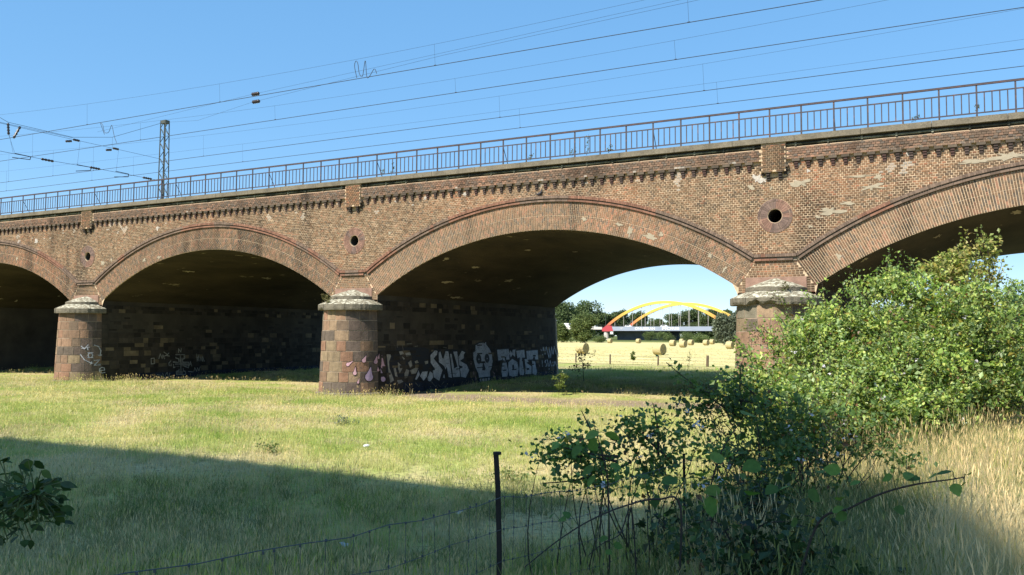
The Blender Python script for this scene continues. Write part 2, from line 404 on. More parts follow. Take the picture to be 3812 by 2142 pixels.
# moulding: header row over a rounded course, following the arches and crossing the piers level
mb_c, mb_h, mb_a = [], [], []
for k in BAYS:
    xc = (k+.5)*L_; pm = math.asin((L_/2-.70)/14.40)
    for r, th, w, pr0 in ((14.405, .052, .0765, .115), (14.272, .034, .255, .085)):
        nn = int(2*pm*r/w); ph = -pm+(np.arange(nn)+.5)*2*pm/nn
        for f in ph:
            x = xc+r*sin(f)
            if not XMIN-1 < x < XMAX+1: continue
            mb_c.append((x, -pr0/2+.02, ZM+r*cos(f))); mb_h.append((r*pm/nn-.003, pr0/2+.02, th)); mb_a.append(((cos(f), 0, -sin(f)), (0, 1, 0), (sin(f), 0, cos(f))))
    for p in (k, k+1):
        if p in (-2, 2) or (p == k+1): continue
        for x in np.arange(-.70+.04, .70, .0775): mb_c.append((p*L_+x, -.0375, 5.325)); mb_h.append((.036, .0775, .052)); mb_a.append(I3.tolist())
        for x in np.arange(-.70+.13, .70, .255): mb_c.append((p*L_+x, -.0225, 5.185)); mb_h.append((.124, .0625, .034)); mb_a.append(I3.tolist())
mb_c = np.array(mb_c); n = len(mb_c)
mc = np.array([(.15, .105, .078)])*rng.uniform(.7, 1.25, (n, 1))
mc = np.where((fbm(mb_c[:, 0], mb_c[:, 2], 2.5, 55) > .55)[:, None], mc*np.array([[1.3, .95, .85]]), mc)
put(mb_c, np.array(mb_h), np.array(mb_a), mc, 'moulding')
# upper wall above the corbels (0.10 proud)
UP = .10
c0, hh = [], []
for i, z in enumerate(np.arange(8.585, 8.94, CP)):
    pr0 = UP+(.02 if i >= 2 else 0)
    for x in np.arange(XMIN, XMAX, HP)+(i % 2)*HP/2:
        p = round(x/L_)
        if abs(x-p*L_) < .46: continue
        c0.append((x, -pr0+.018, z)); hh.append(((HP-.013)/2, .03, (CP-.012)/2))
c0 = np.array(c0); n = len(c0); c0[:, 1] -= rng.uniform(0, .006, n)
put(c0, np.array(hh), I3, tint(pal(n, 'top'), c0[:, 0], c0[:, 2]), 'cornice')
# small dentil bricks over each corbel
CPITCH = HP*3
cxs = [x for x in np.arange(XMIN+.2, XMAX, CPITCH)+.04 if abs(x-round(x/L_)*L_) > .5]
c0 = np.array([(x, -UP-.006, 8.668) for x in cxs])
put(c0, np.array([.055, .03, .034]), I3, pal(len(c0), 'top')*.8, 'cornice')
# pilasters over the piers
c0 = []
for p in PIERS[:4]:
    for i, z in enumerate(np.arange(8.19, 9.10, CP)):
        for x in (np.arange(-3, 3)+.5)*.1315+(0 if i % 2 else .0):
            xx = x+(.03 if i % 2 else -.03)
            if i == 0 and abs(abs(xx)-.0) < .09: continue
            c0.append((p*L_+max(-.335, min(.335, xx)), -.185+.02, z))
c0 = np.array(c0); n = len(c0)
put(c0, np.array([.056, .03, BH]), I3, tint(pal(n), c0[:, 0]+7, c0[:, 2]), 'pilaster')

AC = np.concatenate([p[0] for p in pool]); AH = np.concatenate([p[1] for p in pool]); AA = np.concatenate([p[2] for p in pool])
AK = np.concatenate([np.broadcast_to(p[3], p[0].shape) for p in pool]); AP = np.concatenate([[p[4]]*len(p[0]) for p in pool])
# mortar bodies -------------------------------------------------
shaft = {p: MB() for p in PIERS}
def wall_sheet(y, sgn, hole):
    """front (or back) wall sheet between intrados and top, with round openings"""
    m = MB(); zt = 9.0
    xs = np.unique(np.round(np.concatenate([np.arange(-2*L_-1.27, 2*L_+1.3, .2)]+[[p*L_-1.27, p*L_+1.27, p*L_-.7, p*L_+.7] for p in PIERS]), 4))
    def bot(x):
        p = round(x/L_)
        if abs(x-p*L_) < 1.2701: return 4.0
        k = math.floor(x/L_); d = x-(k+.5)*L_; return ZI+sqrt(RI*RI-d*d)
    def quad(x0, x1, a0, a1, t0, t1):
        m.add([(x0, y, a0), (x1, y, a1), (x1, y, t1), (x0, y, t0)], [(0, 1, 2, 3) if sgn < 0 else (3, 2, 1, 0)])
    for x0, x1 in zip(xs[:-1], xs[1:]):
        xm = (x0+x1)/2; p = round(xm/L_); inp = abs(xm-p*L_) < 1.27
        a0 = 4.0 if inp else max(bot(x0+1e-4), 4.0); a1 = 4.0 if inp else max(bot(x1-1e-4), 4.0)
        if hole and abs(xm-p*L_) < .7:
            quad(x0, x1, a0, a1, 5.97, 5.97); quad(x0, x1, 7.37, 7.37, zt, zt)
        else: quad(x0, x1, a0, a1, zt, zt)
    if hole:
        for p in PIERS:
            n = 40; X = p*L_
            for i in range(n):
                t0, t1 = 2*pi*i/n, 2*pi*(i+1)/n
                def sq(t): s = .7/max(abs(cos(t)), abs(sin(t))); return (X+s*cos(t), y, 6.67+s*sin(t))
                def ci(t, r=.235, yy=y): return (X+r*cos(t), yy, 6.67+r*sin(t))
                m.add([ci(t0), sq(t0), sq(t1), ci(t1)], [(0, 1, 2, 3)])
                shaft[p].add([ci(t0), ci(t1), ci(t1, yy=1.6), ci(t0, yy=1.6)], [(0, 1, 2, 3)])
            shaft[p].add([(X+.235*cos(2*pi*i/n), 1.6, 6.67+.235*sin(2*pi*i/n)) for i in range(n)], [tuple(range(n))])
    return m
spandrel = wall_sheet(0., -1, True).build('spandrel_wall', M['mortar'], via)
for p in PIERS[:4]: shaft[p].build('oculus_shaft', M['recess'], via)  # dark lining stands in for the shade in the opening
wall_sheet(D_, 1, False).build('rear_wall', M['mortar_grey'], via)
b = MB(); b.box(-2*L_-1.2, 2*L_+1.2, -UP+.001, .25, 8.548, 8.955); cornice = b.build('cornice_band', M['mortar'], via)
b = MB()
for k in BAYS[:0]: pass
ringcore = MB()
for k in BAYS:        # thin mortar backing of each ring, 3 mm proud of the wall
    xc = (k+.5)*L_; n = 90; v = []
    for i in range(n+1):
        f = -PHI+2*PHI*i/n; dz = ZI-ZO; rr = -dz*cos(f)+sqrt((dz*cos(f))**2-(dz*dz-RO*RO))
        v += [(xc+RI*sin(f), -.003, ZI+RI*cos(f)), (xc+rr*sin(f), -.003, ZI+rr*cos(f)), (xc+RI*sin(f), .05, ZI+RI*cos(f)-.001)]
    f = [(3*i, 3*i+3, 3*i+4, 3*i+1) for i in range(n)]+[(3*i+2, 3*i+5, 3*i+3, 3*i) for i in range(n)]
    m_ = MB(); m_.add(v, f); o = m_.build('arch_ring', M['mortar'], via)
    if k == 1: ring_main = o
b = MB()
for k in BAYS:
    xc = (k+.5)*L_; pm = math.asin((L_/2-.66)/14.40); n = 70; v = []
    for i in range(n+1):
        f = -pm+2*pm*i/n
        for r, yy in ((14.23, -.03), (14.46, -.03)): v.append((xc+r*sin(f), yy, ZM+r*cos(f)))
    b.add(v, [(2*i, 2*i+2, 2*i+3, 2*i+1) for i in range(n)])
    b.box(k*L_-.70, k*L_+.70, -.03, .02, 5.14, 5.375)
b.build('moulding_bed', M['mortar_grey'], via)
for p in PIERS[:4]:
    b = MB(); b.box(p*L_-.40, p*L_+.40, -.172, .02, 8.15, 9.125); b.build('pilaster', M['mortar'], via)
# 300 largest bricks as parts of their own, the rest joined
sx_, sy_, dep = project(AC)
vis = (sx_ > 0) & (sx_ < .995) & (sy_ > 0) & (sy_ < 1)
size = AH[:, 0]*AH[:, 2]/dep**2; size = np.where(vis & np.isin(AP, ['spandrel', 'ring']), size, 0)
pick = np.argsort(-size)[:300]; sel = np.zeros(len(AC), bool); sel[pick] = True
unit = MB(); unit.boxes([[0, 0, 0]], [[1, 1, 1]], faces='nb'); unit_me = unit.mesh('brick'); unit_me.materials.append(M['brick_piece'])
par = {'spandrel': spandrel, 'ring': ring_main}
for i in pick:
    o = bpy.data.objects.new('brick', unit_me); col.objects.link(o); o.parent = par[AP[i]]
    a = AA[i]; h = AH[i]; c = AC[i]
    o.matrix_local = Matrix(((a[0][0]*h[0], a[1][0]*h[1], a[2][0]*h[2], c[0]), (a[0][1]*h[0], a[1][1]*h[1], a[2][1]*h[2], c[1]), (a[0][2]*h[0], a[1][2]*h[1], a[2][2]*h[2], c[2]), (0, 0, 0, 1)))
    o.color = (*AK[i], 1)
for nm, key in (('spandrel_brickwork', 'spandrel'), ('arch_brickwork', 'ring'), ('moulding_brickwork', 'moulding'), ('cornice_brickwork', 'cornice'), ('pilaster_brickwork', 'pilaster')):
    q = (AP == key) & ~sel
    b = MB(); b.boxes(AC[q], AH[q], AA[q], AK[q], faces='nb'); b.build(nm, M['brick'], via, kind='stuff')

# round openings (oculi) with radiating bricks
for p in PIERS[:4]:
    X = p*L_; b = MB()
    b.lathe([(.235, 0), (.58, 0)], 0, 0, 0, 1, 1) if 0 else None
    n = 48; v = []
    for i in range(n):
        t = 2*pi*i/n
        v += [(X+.233*cos(t), -.012, 6.67+.233*sin(t)), (X+.585*cos(t), -.012, 6.67+.585*sin(t)), (X+.585*cos(t), .01, 6.67+.585*sin(t)), (X+.233*cos(t), .06, 6.67+.233*sin(t))]
    f = []
    for i in range(n):
        j = (i+1) % n; f += [(4*i, 4*i+1, 4*j+1, 4*j), (4*i+1, 4*i+2, 4*j+2, 4*j+1), (4*j, 4*j+3, 4*i+3, 4*i)]
    b.add(v, f); oc = b.build('oculus', M['mortar'], via)
    for (r0, r1, n, kk_) in ((.25, .485, 34, 0), (.497, .575, 50, 1)):
        bb = MB()
        for i in range(n):
            t = 2*pi*(i+.5)/n; ca, sa = cos(t), sin(t); g = .006
            cc = np.array((.20, .115, .085))*random.uniform(.72, 1.25)
            if fbm(np.array([cos(t)*2+p*9]), np.array([sin(t)*2]), 1.3, 77)[0] > .52: cc = cc*np.array((.72, .85, .95))
            v = []
            for yy in (-.022-random.uniform(0, .004), .0):
                for r in (r0, r1):
                    w = r*pi/n-g*.5
                    for s_ in (-1, 1): v.append((X+r*ca-s_*w*sa, yy, 6.67+r*sa+s_*w*ca))
            f = [(0, 1, 3, 2), (0, 2, 6, 4), (1, 5, 7, 3), (2, 3, 7, 6), (0, 4, 5, 1)]
            if p == 1 and kk_ == 0:
                o1 = MB(); o1.add(v, f, cc); o1.build('voussoir', M['brick'], oc)
            else: bb.add(v, f, cc)
        if bb.n: bb.build('voussoir_ring', M['brick'], oc, kind='stuff')

# corbel table: one corbel is three stepped headers under a wide cap brick
def corbel_mesh(seed):
    r = np.random.default_rng(seed); m = MB()
    base = np.array((.068, .048, .041))*r.uniform(.7, 1.15)*np.array((1.25 if seed % 3 == 0 else 1, 1, 1))
    for i, (z, pr0, w) in enumerate(((8.262, .035, .054), (8.339, .062, .056), (8.416, .088, .058))):
        m.boxes([[0, -pr0/2, z]], [[w, pr0/2+.002, .0345]], None, base*r.uniform(.8, 1.2))
    m.boxes([[0, -.06, 8.503]], [[.124, .062, .042]], None, np.array((.095, .074, .054))*r.uniform(.7, 1.2))
    return m.mesh('corbel')
cms = [corbel_mesh(i) for i in range(6)]
for m in cms: m.materials.append(M['brick'])
for i, x in enumerate(cxs):
    link('corbel', cms[rng.integers(6)], None, via, (x, 0, 0))
# stepped corbels under each pilaster
def pil_corbel():
    m = MB()
    for i, (z, pr0) in enumerate(((7.93, .05), (8.007, .095), (8.084, .14))): m.boxes([[0, -pr0/2, z]], [[.055, pr0/2+.002, .034]], None, np.array((.05, .04, .036))*random.uniform(.7, 1.1))
    m.boxes([[0, -.09, 8.165]], [[.11, .092, .036]], None, (.125, .095, .068))
    return m.mesh('corbel')
pc = pil_corbel(); pc.materials.append(M['brick'])
for p in PIERS[:4]:
    for dx_, dz_ in ((-.20, 0), (.20, 0), (-.37, .16), (.37, .16)): link('corbel', pc, None, via, (p*L_+dx_, 0, dz_))

# recess, conduit and coping
b = MB(); b.box(-2*L_-1.2, 2*L_+1.2, -.04, .3, 8.956, 9.13); b.build('recess', M['recess'], via)
segs = [(p*L_+.42, (p+1)*L_-.42) for p in (-2, -1, 0, 1)]
for x0, x1 in segs:
    n = 18; pts = [(x0+(x1-x0)*i/n, -.09+.004*random.uniform(-1, 1), 9.035+random.uniform(-.012, .012)) for i in range(n+1)]
    b = MB(); b.tube(pts, .038, 8); cd = b.build('conduit', M['pipe'], via, smooth=True)
    for x in np.arange(x0+.3, x1, 1.03):
        if XMIN < x < XMAX:
            c = MB(); c.box(x-.03, x+.03, -.14, .0, 8.985, 9.085); c.build('clamp', M['pipe'], cd)
x = XMIN-4
i = 0
while x < XMAX+3:
    w = 2.06; b = MB(); nn = 9; v = []
    xs = np.linspace(x+.006, x+w-.006, nn)
    for q in xs:
        j = lambda s: float((fbm(np.array([q*3]), np.array([s*7.]), 1., 91)[0]-.5)*s)
        v += [(q, -.25+j(.02), 9.128+j(.02)), (q, -.255+j(.025), 9.318+j(.02)), (q, .25, 9.33), (q, .25, 9.128)]
    f = []
    for a in range(nn-1):
        for c in range(4): f.append((4*a+c, 4*a+4+c, 4*a+4+(c+1) % 4, 4*a+(c+1) % 4))
    f += [(0, 1, 2, 3), tuple(4*(nn-1)+c for c in (3, 2, 1, 0))]
    b.add(v, f); b.build('coping_slab', M['concrete'], via); x += w; i += 1
b = MB(); b.box(-2*L_-1.2, 2*L_+1.2, .26, D_-.3, 8.6, 9.30); b.build('track_bed', M['ballast'], via)
b = MB(); b.box(-2*L_-1.2, 2*L_+1.2, D_-.28, D_+.3, 9.01, 9.38); b.build('rear_coping', M['concrete'], via)

# vaults
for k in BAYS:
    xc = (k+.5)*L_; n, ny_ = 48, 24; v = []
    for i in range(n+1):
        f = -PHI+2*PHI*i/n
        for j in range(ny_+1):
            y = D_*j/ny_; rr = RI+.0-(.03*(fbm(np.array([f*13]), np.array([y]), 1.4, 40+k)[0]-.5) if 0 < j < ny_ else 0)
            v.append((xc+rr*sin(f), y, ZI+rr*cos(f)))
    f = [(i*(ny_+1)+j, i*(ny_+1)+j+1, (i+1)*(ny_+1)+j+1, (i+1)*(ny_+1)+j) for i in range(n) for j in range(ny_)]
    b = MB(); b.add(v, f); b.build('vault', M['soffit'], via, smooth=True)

# piers
def RN(z): return 1.42-.0385*z
def blockcol(r, dark=0.):
    P = [(.33, .205, .13), (.31, .175, .11), (.26, .165, .105), (.22, .155, .105), (.36, .25, .155), (.29, .215, .13), (.16, .125, .095)]
    w = [.2, .18, .17, .13, .12, .12, .08]
    return np.array(P[r.choice(7, p=w)])*r.uniform(.88, 1.08)*np.array([.74, .74, .75])
for p in PIERS:
    X = p*L_; b = MB(); prof = [(0.0, -.15), (1.42-.03, -.15), (RN(3.62)-.03, 3.62)]
    b.lathe([(RN(0)-.008, -.2), (RN(3.64)-.008, 3.64)], X, 0, -pi/2, pi/2, 40)
    b.lathe([(RN(0)-.03, -.2), (RN(3.64)-.03, 3.64)], X, D_, pi/2, 3*pi/2, 16)
    sides = []
    for s_ in (-1, 1):
        v = [(X+s_*(RN(0)-.03), 0, -.2), (X+s_*(RN(0)-.03), D_, -.2), (X+s_*1.272, D_, 4.285), (X+s_*1.272, 0, 4.285)]
        sd = MB(); sd.add(v, [(0, 1, 2, 3) if s_ > 0 else (3, 2, 1, 0)]); sides.append(sd)
    b.add([(X-1.3, 0, 3.64), (X+1.3, 0, 3.64), (X+1.272, 0, 4.08), (X-1.272, 0, 4.08)], [(0, 1, 2, 3)])
    pier = b.build('pier', M['joint'], via)
    tag(pier, {-1: 'round-nosed sandstone pier with white arrows and letters', 0: 'round-nosed sandstone pier with pink drops and a sprayed skull', 1: 'sandstone pier half hidden by the green thicket'}.get(p))
    for sd in sides: sd.build('side_wall', M['vault_shade_joint'], pier)
    r = np.random.default_rng(100+p)
    vis = p in (-1, 0, 1)
    # nose blocks
    nose = MB(); zc = .16
    for ci in range(8):
        h = .432; a = -pi/2+(.0 if ci % 2 else -.17); end = pi/2
        while a < end-.02:
            w = r.uniform(.30, .50); a1 = min(a+w, end)
            if end-a1 < .12: a1 = end
            a0 = max(a, -pi/2); prd = r.uniform(-.004, .010); g = .0135
            z0, z1 = zc+.013, zc+h-.013; v = []; ns = 4
            ang = np.linspace(a0+g/1.35, a1-g/1.35, ns+1)
            for t in ang:
                for (zz, dr) in ((z0, -.014), (z0+.006, 0), (z1-.006, 0), (z1, -.014)):
                    R_ = RN(zz)+prd+dr+.004*r.uniform(-1, 1)*(dr == 0)
                    v.append((R_*sin(t), -R_*cos(t), zz))
            v = np.array(v); e0 = v[:4].copy(); e1 = v[-4:].copy()
            for e, t in ((e0, ang[0]), (e1, ang[-1])): e[:, 0] -= .014*sin(t); e[:, 1] += .014*cos(t)
            f = [(4*i+j, 4*i+4+j, 4*i+5+j, 4*i+1+j) for i in range(ns) for j in range(3)]
            m0 = len(v); v = np.concatenate([v, e0, e1])
            f += [(m0+j, j, j+1, m0+1+j) for j in range(3)]+[(4*ns+j, m0+4+j, m0+5+j, 4*ns+1+j) for j in range(3)]
            cc = blockcol(r)
            zr = (zc-.2)/3.6
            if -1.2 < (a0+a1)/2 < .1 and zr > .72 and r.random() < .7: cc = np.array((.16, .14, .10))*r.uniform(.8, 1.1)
            if (a0+a1)/2 > .65 and r.random() < .75: cc = np.array((.115, .085, .068))*r.uniform(.75, 1.2)  # right flank blocks darkened: shade away from the sun put into their colour
            if a1 > a0+.03:
                m_ = MB(); m_.add(v, f, cc)
                if vis:
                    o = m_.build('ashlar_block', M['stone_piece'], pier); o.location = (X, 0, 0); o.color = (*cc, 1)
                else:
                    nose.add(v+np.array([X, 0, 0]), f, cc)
            a = a1
        zc += h
    if nose.n: nose.build('nose_masonry', M['stone'], pier, kind='stuff')
    # side masonry, smaller random blocks, both sides
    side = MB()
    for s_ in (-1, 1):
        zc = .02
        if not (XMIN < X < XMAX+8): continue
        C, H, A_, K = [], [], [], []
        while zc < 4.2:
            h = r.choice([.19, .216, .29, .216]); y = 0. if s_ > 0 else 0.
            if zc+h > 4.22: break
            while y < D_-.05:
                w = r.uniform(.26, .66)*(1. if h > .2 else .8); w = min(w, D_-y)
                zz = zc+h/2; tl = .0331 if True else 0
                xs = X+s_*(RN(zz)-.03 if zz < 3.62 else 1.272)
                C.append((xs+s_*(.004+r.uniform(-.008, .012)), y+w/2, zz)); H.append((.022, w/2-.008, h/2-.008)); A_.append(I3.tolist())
                base = np.array((.036, .029, .022))*r.uniform(.5, 1.6)  # far darker than the nose blocks, for the shaded interior
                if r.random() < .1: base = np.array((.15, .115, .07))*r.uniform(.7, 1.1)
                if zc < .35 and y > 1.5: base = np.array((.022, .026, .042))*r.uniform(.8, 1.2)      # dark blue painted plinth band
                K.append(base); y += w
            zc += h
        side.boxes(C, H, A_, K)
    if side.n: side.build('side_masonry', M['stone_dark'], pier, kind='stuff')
    # plinth, cap stones, upper tier, red springer slab
    b = MB(); b.lathe([(1.30, .16), (1.52, .15), (1.56, .12), (1.56, -.2)], X, 0, -pi/2, pi/2, 20); b.build('plinth', M['cap_stone'], pier)
    if not (XMIN < X < XMAX+10): continue
    cuts = [-pi/2-.08, -.98, -.32, .42, 1.08, pi/2+.08] if p != 1 else [-pi/2-.08, -1.05, -.5, .25, .95, pi/2+.08]
    for ci in range(5):
        a0, a1 = cuts[ci]+.006, cuts[ci+1]-.006; n = 9
        bot, top = MB(), MB()
        chip = {-1: {0: .10, 1: .02}, 0: {0: .08, 1: .12}, 1: {2: .16, 1: .05, 3: .03}}.get(p, {}).get(ci, 0)
        a = np.linspace(a0, a1, n+1); v, vt = [], []
        for i, t in enumerate(a):
            e = float(fbm(np.array([t*6+p*3]), np.array([ci*1.]), .8, 63)[0]); cut = chip*max(0, e-.3)*2.2*(0 if i in (0, n) else 1)
            R1 = 1.50+.012*random.uniform(-1, 1); Rb = R1-cut; zb = 3.625+cut*.55
            pts = [(1.22, 3.625), (Rb-.01, zb), (R1-cut*.25, 3.70+cut*.5), (R1-.004-cut*.1, 3.862-cut*.1)]
            v += [(X+q[0]*sin(t), -q[0]*cos(t), q[1]) for q in pts]
            pt = [pts[-1], (1.28, 3.96+random.uniform(-.01, .01)), (.96, 4.10)]
            vt += [(X+q[0]*sin(t), -q[0]*cos(t), q[1]) for q in pt]
        f = [(4*i+j, 4*i+4+j, 4*i+5+j, 4*i+1+j) for i in range(n) for j in range(3)]
        f += [(3, 2, 1, 0), (4*n, 4*n+1, 4*n+2, 4*n+3)]
        bot.add(v, f); o = bot.build('cap_stone', M['cap_stone'], pier)
        top.add(vt, [(3*i+j, 3*i+3+j, 3*i+4+j, 3*i+1+j) for i in range(n) for j in range(2)]); top.build('weathered_top', M['lichen'], pier)
    b = MB(); b.lathe([(.9, 4.09), (1.0, 4.10), (1.0, 4.215)], X, 0, -pi/2, pi/2, 14); b.build('upper_cap', M['cap_stone'], pier)
    b = MB(); pr2 = [(1.0, 4.215)]+[(1.0-.97*t, 4.215+.345*t**.85) for t in (.25, .5, .75, 1)]
    b.lathe(pr2, X, 0, -pi/2, pi/2, 16)
    b.V[-1][:, 2] += (vnoise(b.V[-1][:, 0], b.V[-1][:, 1], .15, 5)-.5)*.03
    b.build('lichened_cap', M['lichen'], pier, smooth=False)
    b = MB(); b.box(X-1.0, X+1.0, -.035, .02, 4.07, 4.592); b.build('springer_slab', M['red_stone'], pier)
PIER = {p: [o for o in via.children if o.name.startswith('pier')][i] for i, p in enumerate(PIERS)}

# cement repairs and lime bloom: thin uneven skins over the bricks
def blotch(X, Z, rx, rz, seed, y=-.017, pts=34):
    r = np.random.default_rng(seed); t = np.linspace(0, 2*pi, pts, endpoint=False)
    k = 1+.75*(vnoise(np.cos(t)*2.2+seed, np.sin(t)*2.2, .7, seed)-.5)*2+r.uniform(-.22, .22, pts)
    return np.stack([X+rx*k*np.cos(t), np.full(pts, y), Z+rz*k*np.sin(t)], 1)
def skin(name, m, lst):
    for i, (X, Z, rx, rz) in enumerate(lst):
        v = blotch(X, Z, rx, rz, 300+i); n = len(v); b = MB()
        c = v.mean(0); c[1] -= .001; e = v.copy(); e[:, 1] = .004
        b.add(np.concatenate([v, [c], e]), [(i_, (i_+1) % n, n) for i_ in range(n)]+[(i_, n+1+i_, n+1+(i_+1) % n, (i_+1) % n) for i_ in range(n)])
        o = b.build(name, m, spandrel)
skin('cement_patch', M['patch'], [(17.05, 7.72, .11, .085), (18.72, 7.72, .26, .09), (17.73, 7.62, .05, .04), (19.6, 6.72, .34, .10), (19.25, 6.55, .10, .05), (20.2, 6.95, .18, .07), (20.9, 7.42, .30, .075), (21.1, 7.72, .09, .10), (20.55, 7.80, .35, .03), (23.9, 7.98, .42, .05), (24.8, 8.06, .5, .10), (19.0, 6.25, .06, .05),
      (1.9, 6.9, .06, .05), (-16.6, 6.3, .12, .12), (-15.95, 6.4, .05, .1), (-14.2, 7.0, .07, .06)])
skin('lime_bloom', M['white_bloom'], [(17.26, 8.02, .17, .13), (17.5, 7.93, .13, .07), (18.62, 8.35, .07, .06), (18.95, 8.12, .05, .05), (22.0, 8.38, .07, .07), (2.2, 8.25, .06, .05), (3.7, 8.3, .09, .08), (5.6, 8.3, .06, .09), (-12.5, 7.9, .1, .09), (-22.3, 7.7, .14, .1), (-23.9, 7.75, .1, .1)])
for i, (k, f, r, a, t) in enumerate([(0, .24, 13.95, .16, .05), (0, .275, 13.75, .09, .16), (0, .335, 13.8, .22, .06), (0, .36, 13.98, .07, .08), (0, .14, 13.95, .09, .07), (0, .50, 14.0, .06, .08), (0, .55, 13.8, .05, .1), (-1, -.33, 13.9, .1, .08), (-1, -.25, 13.7, .12, .05), (1, -.52, 13.9, .06, .1), (-2, .2, 13.9, .08, .09)]):
    xc = (k+.5)*L_; b = MB(); v = blotch(0, 0, a, t, 400+i, y=0)
    q = np.stack([xc+(r+v[:, 2])*np.sin(f+v[:, 0]/r), np.full(len(v), -.021), ZI+(r+v[:, 2])*np.cos(f+v[:, 0]/r)], 1); n = len(q); e = q.copy(); e[:, 1] = 0
    b.add(np.concatenate([q, e]), [tuple(range(n))]+[(i_, n+i_, n+(i_+1) % n, (i_+1) % n) for i_ in range(n)]); b.build('cement_patch', M['patch'], ring_main)
# torn render on the soffits
for i in range(28):
    k = [-2, -1, 0, 1][i % 4]; r = np.random.default_rng(500+i); f = r.uniform(-.59, .1); y = r.uniform(.4, 9); a, t = r.uniform(.1, .45), r.uniform(.05, .16)
    xc = (k+.5)*L_; v = blotch(0, 0, a, t, 520+i, y=0); b = MB()
    R_ = RI-.03
    q = np.stack([xc+R_*np.sin(f+v[:, 2]/R_), y+v[:, 0], ZI+R_*np.cos(f+v[:, 2]/R_)], 1); b.add(q, [tuple(range(len(q)))[::-1]]); b.build('render_patch', M['patch'], via)

